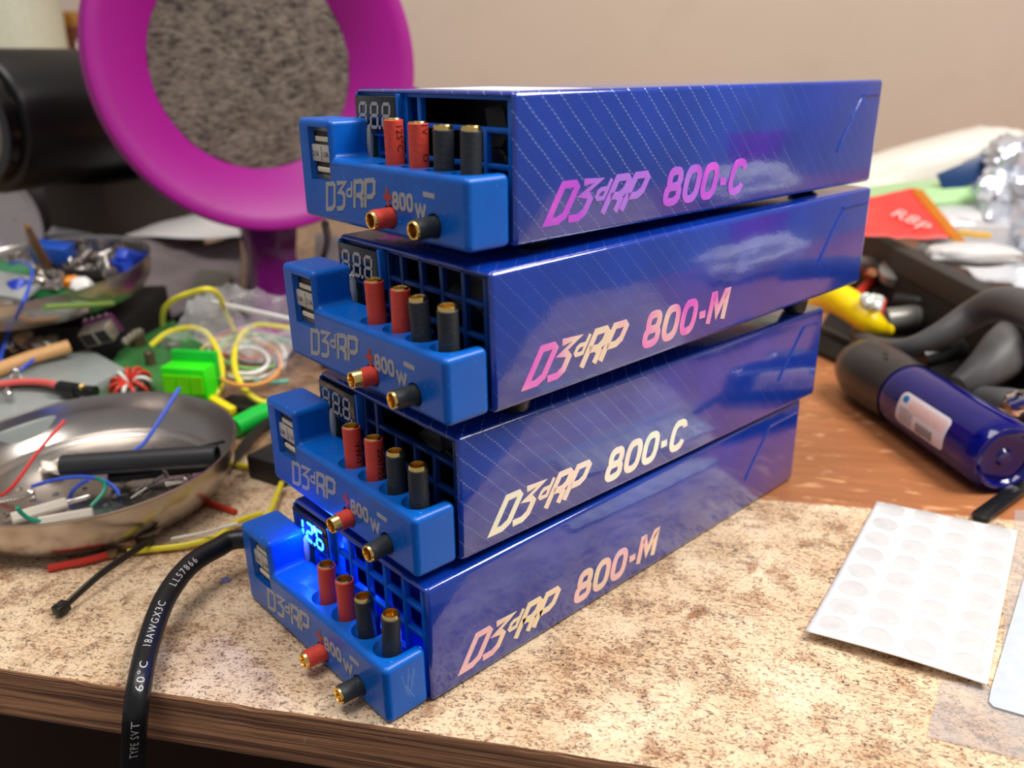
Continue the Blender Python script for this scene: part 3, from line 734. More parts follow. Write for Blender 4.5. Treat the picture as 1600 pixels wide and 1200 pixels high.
for i, (x, y, r) in enumerate(((30, 765, .0012), (52, 783, .0012), (87, 773, .0013), (219, 772, .0009), (8, 808, .0018), (240, 700, .0010), (260, 702, .0011), (300, 742, .0012), (132, 765, .0010), (180, 776, .0011), (110, 800, .0010), (165, 790, .0009))):
    M = aim(ht(x, y, .0016), (noise.noise(Vector((i, 0, 0))), .3 * noise.noise(Vector((i, 3, 0))), 1))
    solo(MB().lathe([(r * .5, 0), (r * 1.2, 0), (r * 1.2, r * .8), (r * .5, r * .8), (r * .5, 0)], 6, M, cap=False), 'hex_nut', SCREWM, 'small bright hex nut lying in the nearer tray', 'nut', 'loose nuts in the nearer tray', angle=20)
rr = random.Random(11)
for i in range(12):
    x, y = rr.uniform(160, 262), rr.uniform(745, 785); a, b = ht(x, y, .0008), ht(x + rr.uniform(10, 38), y - rr.uniform(4, 24), .0035)
    solo(MB().tube([a, b], .00045, 6), 'component_lead', mat('lead_grey', (122, 116, 108), .3, .8), 'thin grey clipped lead lying in the nearer tray', 'lead', 'clipped leads in the nearer tray')
for i, (q, nm, col) in enumerate((((62, 738, 98, 742, 92, 716, 60, 720), 'steel_clip', (205, 198, 190)), ((92, 715, 138, 716, 130, 706, 98, 706), 'steel_washer_strip', (214, 208, 196)))):
    cs = [ht(q[2 * k], q[2 * k + 1], .002 + .003 * i) for k in range(4)]
    o = solo(sheet(cs, 6, 6, .0012, 160, i), nm, mat(nm, col, .25, .9), ('bent bright metal clip left of the heat shrink tube', 'crinkled bright metal strip behind the heat shrink tube')[i], 'metal scrap'); modify(o, 'SOLIDIFY', thickness=.0004)
# upper tray contents
def hu(px, py, dz=.003): return tz(TU, px, py, dz)
def bit(pts, r, m, name, label, cat): solo(MB().tube(pts, r, 12), name, m, label, cat)
bit([hu(42, 352, .058), hu(52, 378, .040), hu(72, 412, .016), hu(80, 430, .004)], [.0014, .0032, .0034, .0030], mat('bronze_bit', (150, 112, 64), .35, .7, bump=.6, bscale=300), 'drill_bit', 'bronze coloured bit standing up out of the farther tray', 'drill bit')
MBx = MB().box((-.013, -.006, -.009), (.013, .006, .009), T(hu(86, 400, .012), (.25, .1, .7)))
solo(MBx, 'blue_trimmer', mat('blue_part', (28, 84, 190), .35), 'square flat blue plastic part at the rear of the farther tray', 'component', bevel=.0008)
for i, (x, y, s) in enumerate(((188, 415, 1), (208, 402, 1.1), (196, 404, .9))):
    solo(MB().box((-.007 * s, -.004, -.004), (.007 * s, .004, .004), T(hu(x, y, .007 + .002 * i), (.2, .4 * i, .4 + i))), 'terminal_block', mat('blue_part2', (34, 72, 200), .35), 'small blue plastic block at the right rim of the farther tray', 'terminal block', 'blue blocks in the farther tray', bevel=.001)
solo(MB().tube([hu(82, 424, .008), hu(98, 430, .009), hu(165, 432, .010)], [.0062, .0046, .0036], 16), 'black_probe', mat('black_gloss', (18, 18, 20), .3), 'tapered black plug lying in the middle of the farther tray', 'plug')
solo(MB().add(*blob(hu(32, 455, .008), (.009, .0075, .008), 3)), 'blue_capacitor', mat('blue_cap', (30, 62, 190), .25), 'round blue capacitor at the front of the farther tray', 'capacitor')
w = W('painted_knob', 'white and orange knob at the front of the farther tray', 'knob', hu(125, 447, .004))
w.part(MB().add(*blob(hu(127, 446, .009), (.0065, .0065, .005), 4)), 'white_cap', mat('knob_white', (236, 236, 232), .25)); w.part(MB().add(*blob(hu(113, 442, .009), (.0060, .0055, .0045), 6)), 'orange_base', mat('knob_orange', (240, 150, 50), .3))
o = solo(MB().box((-.017, -.003, -.0008), (.017, .003, .0008), T(hu(70, 459, .006), (.5, 0, .72))), 'circuit_board', mat('pcb_bright', (30, 130, 70), .35), 'narrow green circuit board at the front of the farther tray', 'circuit board', bevel=.0002)
solo(MB().box((-.020, -.010, -.0008), (.016, .010, .0008), T(hu(8, 424, .014), (.25, .2, .6))), 'circuit_board', mat('pcb_grey', (60, 120, 84), .4, var=.5, vscale=90), 'pale green circuit board at the left of the farther tray', 'circuit board', bevel=.0002)
solo(MB().box((-.022, -.012, -.002), (.020, .012, .002), T(hu(10, 447, .012), (.3, .1, .6))), 'clear_plastic_piece', mat('milky', (176, 180, 178), .3, trans=.2), 'milky clear plastic piece under the pale green board', 'plastic piece', bevel=.001)
for i, (a, b, r) in enumerate((((118, 414), (142, 394), .0022), ((172, 428), (164, 398), .0024), ((88, 444), (74, 448), .0020), ((140, 420), (120, 424), .0020), ((62, 440), (48, 452), .0020), ((24, 400), (50, 388), .0017), ((112, 380), (110, 412), .0016), ((150, 402), (186, 388), .0018), ((92, 430), (70, 420), .0018))):
    screw(hu(a[0], a[1], .013), hu(b[0], b[1], .010), r, 'zinc screw tumbled among the parts in the farther tray', 'screws in the farther tray', name='screw')
for i, (x, y, r) in enumerate(((122, 381, .0028), (140, 383, .0026), (131, 376, .0022), (124, 403, .0024), (48, 398, .002), (92, 438, .003), (62, 436, .003), (52, 440, .0026), (84, 445, .002), (117, 418, .0024), (180, 385, .0028), (188, 382, .003))):
    M = aim(hu(x, y, .014), (noise.noise(Vector((i, 7, 0))), -.6, .8))
    solo(MB().lathe([(r * .5, 0), (r * 1.1, 0), (r * 1.1, r * .8), (r * .5, r * .8), (r * .5, 0)], 6, M, cap=False), 'hex_nut', SCREWM, 'bright nut lying on the heap in the farther tray', 'nut', 'nuts in the farther tray', angle=20)
rr = random.Random(21)
for i in range(26):
    x, y = rr.uniform(8, 205), rr.uniform(388, 450)
    if y > 462 - x * .22: continue
    p = hu(x, y, rr.uniform(.003, .008)); s = rr.uniform(.0025, .0055)
    col = rr.choice([(60, 52, 46), (96, 84, 70), (34, 34, 36), (140, 120, 90), (120, 118, 112)])
    solo(MB().box((-s, -s * .6, -s * .5), (s, s * .6, s * .5), T(p, (rr.uniform(-1, 1), rr.uniform(-1, 1), rr.uniform(0, 3)))), 'loose_component', mat('part_%d_%d_%d' % col, col, .4, .3), 'small dark part in the heap inside the farther tray', 'component', 'parts heaped in the farther tray', bevel=.0006)
wire('blue_wire', [hu(15, 412, .02), hu(35, 410, .026), hu(50, 420, .03), hu(48, 440, .030), hu(35, 475, .026), at(18, 510, .040), at(5, 545, .030), at(2, 562, .027), at(14, 576, .025), at(32, 577, .025), at(52, 562, .027)], .0010, BLUEW, 'long blue wire spilling out of the farther tray over its front')
# support of the upper tray and things under it
solo(MB().box((-.05, -.05, 0), (.05, .05, .033), T((-.360, .030, 0), (0, 0, .9))), 'black_box', mat('box_black', (14, 14, 15), .6), 'low black box standing under the farther steel tray', 'box', bevel=.002)
for i, (x, y, r) in enumerate(((45, 535, .006), (68, 542, .004), (24, 545, .003), (105, 513, .006), (118, 510, .004), (88, 538, .004))):
    solo(MB().lathe([(r, 0), (r, .006), (r * .6, .0065)], 20, aim(at(x, y, .026), (.5, -.5, .8))), 'metal_spacer', SCREWM, 'blurred round metal spacer in the dark gap under the farther tray', 'spacer', 'metal spacers under the farther tray')
# ------------------------------------------------------------------ clutter behind and left
def slab(name, px, z0, z1, m, label, cat, bevel=.001, group=None):
    P = [at(x, y, z1) for x, y in px]; c = sum(P, Vector()) / len(P)
    mb = MB().prism([(p.x, p.y) for p in P], z0, z1); return solo(mb, name, m, label, cat, group, bevel=bevel)
slab('grey_case', [(-60, 625), (-60, 590), (140, 545), (196, 575), (150, 600), (110, 640), (-40, 690)], .001, .022, mat('case_grey', (148, 156, 154), .35), 'flat grey plastic case lying between the two steel trays', 'case')
solo(MB().tube([at(-30, 588, .026), at(50, 558, .027), at(108, 541, .029)], .0040, 14), 'wooden_dowel', mat('dowel_tan', (206, 158, 104), .5), 'tan wooden stick lying along the rear of the grey case', 'stick')
screw(at(25, 590, .023), at(25, 578, .030), .0016, 'upright screw on the grey case under the hanging blue wire'); screw(at(12, 610, .023), at(12, 618, .027), .0018, 'upright screw on the grey case beside the red and black cable')
# red and black lead with a connector
w = W('battery_lead', 'twin red and black lead with a black connector on the grey case', 'cable', at(60, 598, .025))
w.part(MB().tube(smooth_path([at(-20, 604, .026), at(30, 597, .027), at(70, 598, .027), at(100, 606, .027)], 8), .0019, 10), 'red_strand', mat('lead_red', (224, 96, 90), .4))
w.part(MB().tube(smooth_path([at(-20, 609, .0245), at(30, 603, .0245), at(70, 604, .0245), at(100, 612, .0245)], 8), .0015, 10), 'black_strand', mat('lead_black', (30, 30, 30), .4))
w.part(MB().tube([at(94, 606, .027), at(122, 610, .027)], .0038, 14), 'connector', mat('conn_black', (18, 18, 20), .35)); w.part(MB().tube([at(120, 610, .027), at(150, 612, .027)], .0030, 14), 'connector_tail', mat('conn_black', (18, 18, 20), .35))
w.part(MB().lathe([(.0015, 0), (.0012, .002)], 10, aim(at(129, 606, .030), (.5, -.3, 1))), 'brass_pin', GOLD)
# big green circuit board with toroid and terminals
w = W('power_board', 'green circuit board with a bright green terminal block behind the nearer tray', 'circuit board', at(250, 590, .012))
P = [at(x, y, .016) for x, y in ((128, 628), (190, 545), (270, 500), (330, 545), (300, 640))]
w.part(MB().prism([(p.x, p.y) for p in P], .0140, .016), 'board', mat('board_green', (66, 128, 70), .3, var=.35, vscale=60))
c = at(205, 603, .020); M = aim(c, (.35, -.35, .85))
tor = [(.0065 + .0032 * cos(a), .0045 * sin(a)) for a in [2 * pi * i / 16 for i in range(17)]]
w.part(MB().lathe(tor, 32, M, cap=False), 'toroid_core', mat('ferrite', (34, 44, 42), .35))
for i in range(11):
    a = 2 * pi * i / 11 + .2; Mq = M @ T((.0065 * cos(a), .0065 * sin(a), 0), (0, 0, a))
    ring = [Mq @ Vector((.0044 * cos(b), 0, .0056 * sin(b))) for b in [2 * pi * j / 14 for j in range(14)]]
    w.part(MB().tube(ring, .0011, 8, closed=True), 'winding', mat('winding_red', (208, 62, 44), .3) if i % 4 else mat('winding_white', (225, 222, 215), .4))
GREEN = mat('neon_green', (50, 235, 20), .35, emis=None); DG = mat('neon_green_dark', (10, 190, 50), .35)
c = at(296, 592, .024); Mg = T(c, (0, 0, .62))
tb1 = w.part(MB().box((-.013, -.006, -.010), (.013, .006, .008), Mg), 'terminal_block', GREEN, bevel=.0008)
w.part(MB().box((-.0132, .006, -.010), (.0132, .010, .0135), Mg), 'terminal_rear', DG, bevel=.0006)
for i in range(3): w.part(MB().box((-.0115 + i * .008, -.0066, -.006), (-.0045 + i * .008, -.0058, .004), Mg), 'wire_opening', mat('neon_inner', (130, 245, 10), .4))
for i, (x, y, hh_, r_) in enumerate(((217, 540, .010, .0045), (255, 540, .006, .003), (170, 590, .004, .003), (236, 570, .008, .003), (272, 545, .004, .004))):
    w.part(MB().lathe([(r_, 0), (r_, hh_), (r_ * .8, hh_ + .0006)], 18, T((at(x, y, .016).x, at(x, y, .016).y, .016))), 'capacitor', mat('cap_brown%d' % (i % 3), ((92, 78, 60), (150, 150, 145), (60, 80, 60))[i % 3], .3, .3))
# usb twin socket module
Mu = T(at(155, 520, .034), (.35, -.25, .75), (.78, .78, .78))
w = W('usb_module', 'small silver and black twin socket module on a purple board', 'circuit module', at(158, 520, .024))
w.part(MB().box((-.012, -.007, -.0065), (.012, .007, .0065), Mu), 'shell', mat('shell_silver', (168, 160, 150), .3, .8), bevel=.0006)
for sx in (-.006, .006): w.part(MB().box((sx - .0046, -.0074, -.0052), (sx + .0046, -.0066, .0052), Mu), 'socket_mouth', mat('mouth_black', (18, 16, 16), .5))
w.part(MB().box((-.013, .0072, -.008), (.013, .0086, .009), Mu), 'board', mat('board_purple', (120, 44, 110), .35))
for i in range(4): w.part(MB().lathe([(.0015, 0), (.0012, .0016)], 12, Mu @ T((-.009 + i * .006, .0078, .0092))), 'solder_pad', SCREWM)
for i, (x, y) in enumerate(((196, 533), (203, 527), (210, 522), (217, 519))):
    solo(MB().lathe([(.0024, 0), (.0024, .0014), (.0012, .0016)], 16, aim(at(x, y, .030), (1, .3, .3))), 'metal_washer', SCREWM, 'shiny washer in a short row beside the twin socket module', 'washer', 'washers beside the twin socket module')
solo(MB().tube([at(70, 480, .06), at(176, 474, .048)], .0015, 8), 'green_wire', mat('lime', (120, 150, 70), .4), 'lime green wire running under the farther tray rim', 'wire')
# yellow loops
Yp = [([(254, 507, .03), (256, 485, .045), (272, 468, .055), (300, 457, .060), (326, 452, .062), (342, 462, .055), (352, 487, .040), (366, 518, .025)], 'tall yellow wire loop arching behind the bag of wires'),
      ([(236, 540, .028), (262, 520, .034), (296, 512, .036), (322, 520, .034), (340, 548, .028), (347, 580, .022), (342, 610, .016), (330, 625, .012)], 'yellow wire loop curving behind the bright green terminal block'),
      ([(458, 514, .03), (430, 510, .032), (400, 508, .034), (378, 522, .033), (367, 548, .030), (368, 580, .024), (382, 608, .018), (404, 626, .013), (425, 630, .012)], 'round yellow wire loop beside the second power supply\'s tower'),
      ([(355, 724, .002), (380, 728, .002), (408, 732, .002)], 'short yellow wire end right of the nearer tray'),
      ([(440, 755, .004), (432, 775, .004), (424, 796, .004), (412, 815, .004)], 'yellow wire dropping behind the lowest power supply'),
      ([(200, 862, .0022), (240, 858, .0022), (290, 852, .0022), (330, 842, .0024), (345, 835, .0026), (372, 815, .003), (410, 802, .003)], 'long yellow wire on the bench below the nearer tray')]
for i, (q, lb) in enumerate(Yp):
    wire('yellow_wire', [at(*p) for p in q], .0017 if i < 3 else .0013, YELW, lb)
solo(MB().box((-.010, -.0024, -.0024), (.010, .0024, .0024), T(at(344, 632, .012), (0, .25, .3))), 'yellow_plug', mat('plug_yellow', (246, 220, 30), .4), 'flat yellow plug at the right rear rim of the nearer tray', 'plug', bevel=.001)
solo(MB().tube([at(322, 600, .014), at(348, 612, .012)], .0016, 10), 'orange_sleeve', mat('orange_sl', (236, 110, 40), .4), 'short orange sleeve right of the bright green terminal block', 'sleeve')
solo(MB().tube([at(366, 668, .007), at(400, 650, .008), at(425, 640, .008)], .0052, 16), 'green_tube', mat('tube_green', (16, 196, 66), .35), 'bright green tube between the nearer tray and third power supply', 'tube')
wire('black_cable', [at(352, 735, .003), at(380, 700, .004), at(400, 675, .0045), at(425, 655, .005)], .0026, mat('cable_blk', (24, 24, 25), .4), 'black cable right of the nearer steel tray', 'cable')
wire('orange_cable', [at(365, 706, .002), at(388, 690, .003), at(410, 672, .003)], .0014, mat('cable_or', (190, 120, 50), .4), 'dull orange wire beside the black cable', 'wire')
solo(MB().box((-.012, -.010, 0), (.010, .010, .012), T(at(442, 742, 0), (0, 0, .3))), 'black_relay', mat('relay_black', (26, 27, 29), .5), 'small black block behind the tower of the third power supply', 'block', bevel=.001)
solo(MB().box((-.02, -.008, 0), (.02, .008, .010), T(at(400, 655, 0), (0, 0, .5))), 'black_plug_block', mat('relay_black', (26, 27, 29), .5), 'black plug block beneath the bright green tube', 'block', bevel=.001)
# zip bag full of short wires
bagc = [at(262, 580, .010), at(455, 622, .006), at(505, 520, .030), at(335, 478, .034)]
cols = [((214, 90, 80), 'faded red'), ((226, 214, 150), 'pale yellow'), ((196, 196, 200), 'pale grey'), ((110, 190, 170), 'mint'), ((230, 224, 214), 'white'), ((210, 190, 120), 'straw'), ((70, 70, 90), 'dark slate'), ((236, 160, 90), 'orange'), ((140, 190, 120), 'pale green'), ((240, 240, 238), 'bright white')]
rr = random.Random(4)
for i, (cc, nm) in enumerate(cols):
    cx, cy = 395 + rr.uniform(-30, 35), 552 + rr.uniform(-18, 18); rx, ry = 45 + rr.uniform(-12, 26), 26 + rr.uniform(-6, 12); a0 = rr.uniform(0, 6)
    pts = [at(cx + rx * cos(a0 + t_ * .55), cy + ry * sin(a0 + t_ * .55), .014 + .0011 * i) for t_ in range(9)]
    wire('coiled_wire', pts, .0012, mat('coil%d' % i, cc, .4), nm + ' wire coiled inside the clear zip bag', group=None)
CF = film('bag_film', (225, 225, 228), .22, .10)
o = solo(sheet([p + Vector((0, 0, .020)) for p in bagc], 40, 34, .010, 55, 2), 'zip_bag', CF, 'crumpled clear zip bag of coloured wires behind the lower power supplies', 'bag')
o2 = solo(MB().box((-.036, -.0012, -.0012), (.036, .0012, .0012), T(at(400, 487, .045), (0, .05, .33))), 'bag_zip_strip', mat('white_strip', (235, 235, 235), .3), 'white zip strip along the rear of the clear wire bag', 'strip', bevel=.0004)
# sheets behind the trays
def paper(name, pts, m, label, cat, amp=.004, sc=14, seed=0, th=.0006):
    o = solo(sheet([at(*p) for p in pts], 26, 20, amp, sc, seed), name, m, label, cat); modify(o, 'SOLIDIFY', thickness=th); return o
paper('paper_sheet', [(70, 372, .052), (400, 368, .050), (500, 298, .064), (165, 278, .074)], mat('paper_white', (246, 247, 250), .5), 'white paper sheet leaning behind the farther tray', 'paper', .006, 9, 1)
paper('plastic_sleeve', [(150, 378, .046), (420, 362, .046), (420, 345, .052), (130, 332, .060)], mat('sleeve_grey', (150, 138, 130), .4), 'brownish grey plastic sleeve edge behind the farther tray', 'sleeve', .006, 12, 3)
paper('grey_cloth', [(170, 520, .004), (362, 490, .004), (385, 385, .034), (225, 366, .048)], mat('cloth_grey', (138, 128, 132), .75, var=.4, vscale=25), 'dark grey wrinkled cloth between farther tray and magenta stand', 'cloth', .022, 14, 5, .001)
slab('grey_box', [(290, 470), (345, 470), (362, 425), (310, 420)], .002, .028, mat('box_grey', (120, 120, 112), .6), 'dull grey box behind the yellow wire loops', 'box')
slab('storage_box', [(490, 470), (560, 480), (610, 385), (492, 362)], .002, .045, mat('box_slate', (108, 106, 116), .5), 'slate grey storage box behind the magenta stand\'s column', 'box')
wire('black_lead', [at(508, 350, .10), at(512, 375, .08), at(506, 400, .060), at(494, 420, .052)], .0022, mat('cable_blk', (24, 24, 25), .4), 'black lead hanging behind the second power supply', 'cable')
# fume extractor -------------------------------------------------------
MAG = NT('magenta_plastic'); _c = MAG.mix(MAG.noise(MAG.tc.outputs['Object'], 18, 3), lin((150, 0, 128)), lin((172, 4, 150)))
MAG.set('Base Color', _c); MAG.set('Roughness', .48); MAG.set('Subsurface Weight', .15); MAG.set('Subsurface Scale', .01); MAG.set('Subsurface Radius', (1, .1, .9))
MAG.set('Normal', MAG.n('ShaderNodeBump', {'Strength': .3, 'Distance': .0006, 'Height': MAG.noise(MAG.tc.outputs['Object'], 70, 3)}).outputs[0]); MAG = MAG.m
RC_ = ad(418, 99, .535)
nrm = Vector((.965, -.15, .02)).normalized()
Mr = aim(RC_, nrm)
base = Vector((RC_.x - nrm.x * .03, RC_.y - nrm.y * .03, 0))
FE = W('fume_extractor', 'round magenta fume extractor with a grey filter behind the power supplies', 'fume extractor', base)
RO, RI = .1070, .0668
prof = [(RI, -.030), (RI + .0005, -.026), (RI + .012, -.015), (RO - .012, -.003), (RO - .005, -.0002), (RO - .0015, -.0008), (RO, -.004), (RO + .0003, -.012), (RO - .002, -.022), (RO - .008, -.030), (RI + .012, -.052), (RI + .004, -.060), (RI, -.060), (RI, -.030)]
FE.part(MB().lathe(prof, 128, Mr, cap=False), 'funnel_ring', MAG)
ft = NT('carbon_filter_foam'); a_ = ft.noise(ft.tc.outputs['Object'], 38, 6, .75); b_ = ft.noise(ft.n('ShaderNodeMapping', {'Vector': ft.tc.outputs['Object'], 'Scale': (1, 1.3, 3.2), 'Rotation': (.7, 0, .3)}).outputs[0], 110, 6, .8)
cf = ft.mix(ft.step(a_, .35, .65), lin((58, 52, 50)), lin((120, 110, 100))); cf = ft.mix(ft.math('MULTIPLY', ft.step(b_, .42, .68), .75), cf, lin((176, 164, 148))); cf = ft.mix(ft.step(b_, .46, .34), cf, lin((30, 28, 28)))
ft.set('Base Color', cf); ft.set('Roughness', .95); ft.set('Normal', ft.n('ShaderNodeBump', {'Strength': 1, 'Distance': .002, 'Height': b_}).outputs[0])
fl = MB(); nr, na = 30, 96; vs = []; fs = []
for j in range(nr + 1):
    for i in range(na):
        r_ = (RI + .0003) * j / nr; a = 2 * pi * i / na; x, y = r_ * cos(a), r_ * sin(a)
        vs.append((x, y, -.026 + .0035 * (1 - (r_ / RI) ** 2) + .0016 * noise.noise(Vector((x, y, 0)) * 90) + .001 * noise.noise(Vector((x, y, 3)) * 260)))
for j in range(nr):
    for i in range(na): fs.append((j * na + i, j * na + (i + 1) % na, (j + 1) * na + (i + 1) % na, (j + 1) * na + i))
for i in range(na): vs.append((RI * cos(2 * pi * i / na), RI * sin(2 * pi * i / na), -.045))
o_ = (nr + 1) * na
for i in range(na): fs.append((nr * na + i, nr * na + (i + 1) % na, o_ + (i + 1) % na, o_ + i))
fl.add(vs, fs, Mr); FE.part(fl, 'filter', ft.m, angle=80)
hub = MB().lathe([(RI - .004, -.058), (RI - .004, -.085), (RI - .03, -.09)], 64, Mr); FE.part(hub, 'fan_housing', mat('housing_dark', (70, 8, 66), .4))
b2 = RC_ - nrm * .040
side = Vector((-nrm.y, nrm.x, 0)).normalized()
col = MB(); zt = RC_.z - RO + .006
for (hw, hd, z) in ((.020, .012, zt), (.016, .011, zt - .03), (.018, .012, .03), (.030, .022, .004), (.032, .024, 0)):
    col.v += [b2 * 1 + side * sx * hw + Vector((nrm.x, nrm.y, 0)) * sy * hd + Vector((0, 0, z - b2.z)) for sx, sy in ((-1, -1), (1, -1), (1, 1), (-1, 1))]
for k in range(4):
    for i in range(4): a = k * 4 + i; b = k * 4 + (i + 1) % 4; col.f.append((a, b, b + 4, a + 4))
col.f += [(0, 1, 2, 3), (16, 19, 18, 17)]
FE.part(col, 'stand_column', mat('magenta_dark', (104, 6, 98), .22, coat=.5), bevel=.003)
FE.part(MB().prism([(b2.x + .042 * cos(a) + nrm.x * .01, b2.y + .036 * sin(a) + nrm.y * .01) for a in [2 * pi * i / 40 for i in range(40)]], .0002, .006), 'stand_foot', MAG, bevel=.0015)
# rolls, tub and bottle at the far left ---------------------------------
axis = Vector((-.40, .915, 0)).normalized()
pa = ad(-40, 193, .60); Ra = .0505
Mroll = aim(pa, axis)
rw = W('vinyl_roll', 'large matt black roll lying at the left behind the farther tray', 'roll', pa - Vector((0, 0, Ra)))
rw.part(MB().lathe([(.001, .004), (Ra - .006, .004), (Ra - .002, .005), (Ra, .008), (Ra, .20), (.001, .20)], 72, Mroll, cap=False), 'outer_layers', mat('vinyl_black', (20, 20, 21), .36))
rw.part(MB().lathe([(.034, .006), (.034, -.006), (.0365, -.0065), (.043, -.006), (.0435, -.004), (.0435, .008)], 64, Mroll, cap=False), 'end_rim', mat('rim_black', (12, 12, 13), .25, coat=.4))
rw.part(MB().lathe([(.0001, -.003), (.0345, -.003), (.0345, -.0062), (.0358, -.0066)], 64, Mroll, cap=False), 'core_end', mat('core_taupe', (122, 114, 104), .5))
pb = at(20, 345, .0452)
Mb = aim(pb, axis)
rw = W('foil_roll', 'smaller roll with a pale grey end under the black roll', 'roll', pb - Vector((0, 0, .0452)))
rw.part(MB().lathe([(.039, 0), (.0445, 0), (.0450, .002), (.0450, .16), (.001, .16)], 64, Mb, cap=False), 'outer_layers', mat('roll_dark', (40, 38, 40), .35))
rw.part(MB().lathe([(.001, .003), (.039, .003), (.039, -.001), (.0415, -.001)], 64, Mb, cap=False), 'core_end', mat('core_grey', (186, 184, 192), .5))
solo(MB().box((-.035, -.05, 0), (.035, .05, pa.z - Ra - .0005), T(pa + axis * .12 - Vector((0, 0, pa.z)), (0, 0, math.atan2(axis.y, axis.x) - pi / 2))), 'cardboard_carton', mat('carton_dark', (60, 52, 48), .7), 'dark carton standing under the large matt black roll', 'carton', bevel=.001)
tc_ = ad(8, 20, .90); 
rw = W('plastic_tub', 'tall off white plastic tub standing at the far upper left', 'tub', (tc_.x, tc_.y, 0))
rw.part(MB().lathe([(.045, 0), (.050, .004), (.056, tc_.z + .022), (.0585, tc_.z + .024), (.0585, tc_.z + .031), (.054, tc_.z + .031), (.052, .01), (.001, .01)], 64, T((tc_.x, tc_.y, 0)), cap=False), 'bucket', mat('tub_white', (214, 214, 192), .4))
rw.part(MB().lathe([(.0001, tc_.z + .034), (.060, tc_.z + .034), (.0605, tc_.z + .026), (.0590, tc_.z + .026)], 64, T((tc_.x, tc_.y, 0)), cap=False), 'lid', mat('tub_lid', (226, 226, 220), .35))
bc = ad(112, 50, .99)
rw = W('amber_jar', 'brown glass jar with a brass glint between tub and magenta ring', 'jar', (bc.x, bc.y, 0))
rw.part(MB().lathe([(.020, 0), (.024, .004), (.024, bc.z - .02), (.016, bc.z), (.014, bc.z + .012)], 40, T((bc.x, bc.y, 0))), 'glass', mat('amber', (120, 58, 20), .12, trans=.5))
rw.part(MB().lathe([(.0152, 0), (.0158, .002), (.0158, .014), (.012, .016)], 32, T((bc.x, bc.y, bc.z + .006))), 'brass_cap', mat('brass', (216, 160, 80), .25, 1))
# ------------------------------------------------------------------ small things on the bench, front left
w = W('zip_tie', 'black zip tie with its square head on the bare bench at left', 'zip tie', at(95, 955))
pa_, pb_ = at(96, 950, .003), at(238, 842, .006)
d = (pb_ - pa_); Mz = aim(pa_, d)
w.part(MB().tube(smooth_path([pa_ + d * .05, pa_ + d * .4 + Vector((0, 0, .0015)), pa_ + d * .75 + Vector((0, 0, .0008)), pb_], 6), .0016, 8, flat=.5), 'strap', mat('ziptie_black', (15, 15, 16), .35))
hd = w.part(MB().box((-.0021, -.0019, -.0026), (.0021, .0018, .0024), Mz), 'head', mat('ziptie_black', (15, 15, 16), .35), bevel=.0006)
w.part(MB().box((-.0012, .0017, -.0012), (.0012, .0020, .0010), Mz), 'slot', mat('slot_dark', (30, 28, 26), .6), parent=hd)
wire('red_wire', [at(76, 888, .0015), at(105, 882, .0017), at(135, 876, .002), at(172, 866, .002)], .0016, mat('wire_red2', (196, 52, 38), .4), 'short thick red wire under the front of the nearer tray')
wire('red_wire', [at(318, 784, .0015), at(345, 792, .0015), at(368, 800, .0015)], .0013, mat('wire_red2', (196, 52, 38), .4), 'short dull red wire right of the nearer tray')
w = W('alligator_clip', 'small tarnished metal clip under the front rim of the nearer tray', 'clip', at(180, 868))
w.part(MB().box((-.0075, -.0016, .0012), (.0075, .0016, .0046), T(at(188, 862), (0, -.18, .72))), 'jaw', mat('clip_metal', (140, 118, 92), .35, .7), bevel=.0005)
w.part(MB().lathe([(.0022, 0), (.0022, .0022), (.001, .0024)], 14, T(at(176, 868, .0012))), 'rivet', mat('clip_metal', (140, 118, 92), .35, .7))
w.part(MB().box((.004, -.0026, .002), (.017, .0026, .0036), T(at(198, 852), (0, -.30, .72))), 'handle', mat('clip_metal2', (110, 96, 80), .35, .7), bevel=.0005)
wire('white_wire', [at(268, 842, .004), at(320, 832, .006), at(348, 824, .009), at(373, 818, .011)], .0007, mat('wire_white', (225, 222, 215), .35), 'thin white wire above the yellow wire by the cord')
solo(MB().lathe([(.0016, 0), (.0018, .0006), (.0010, .0012)], 16, T(at(353, 907, 0))), 'plastic_pellet', mat('pellet', (150, 150, 215), .25), 'tiny pale violet bead on the bench beside the cord', 'bead')
# ------------------------------------------------------------------ right side: sheet of clear bumpers
TLc, TRc, BRc, BLc = at(1370, 783, .0016), at(1590, 830, .0012), at(1541, 1077, .0009), at(1257, 995, .0012)
w = W('bumper_sheet', 'white backing sheet of round clear rubber bumpers at the right', 'sheet', (TLc + BRc) / 2 - Vector((0, 0, .0014)))
sb = MB(); n = 20; vs = []
for j in range(n + 1):
    for i in range(n + 1):
        u, v = i / n, j / n; p = TLc.lerp(TRc, u).lerp(BLc.lerp(BRc, u), v)
        p.z = .0012 + .0008 * sin(u * 3) * (v ** 2) + .0022 * (v ** 6) * (1 - u * .5) ; vs.append(p)
sb.add(vs, [(j * (n + 1) + i, j * (n + 1) + i + 1, (j + 1) * (n + 1) + i + 1, (j + 1) * (n + 1) + i) for j in range(n) for i in range(n)])
bk = w.part(sb, 'backing', mat('backing_white', (244, 244, 246), .35, coat=.3)); modify(bk, 'SOLIDIFY', thickness=.0004)
CLR = mat('clear_rubber', (255, 255, 255), .05, trans=1, ior=1.16, var=.001)
dr = .0052
bmp = None
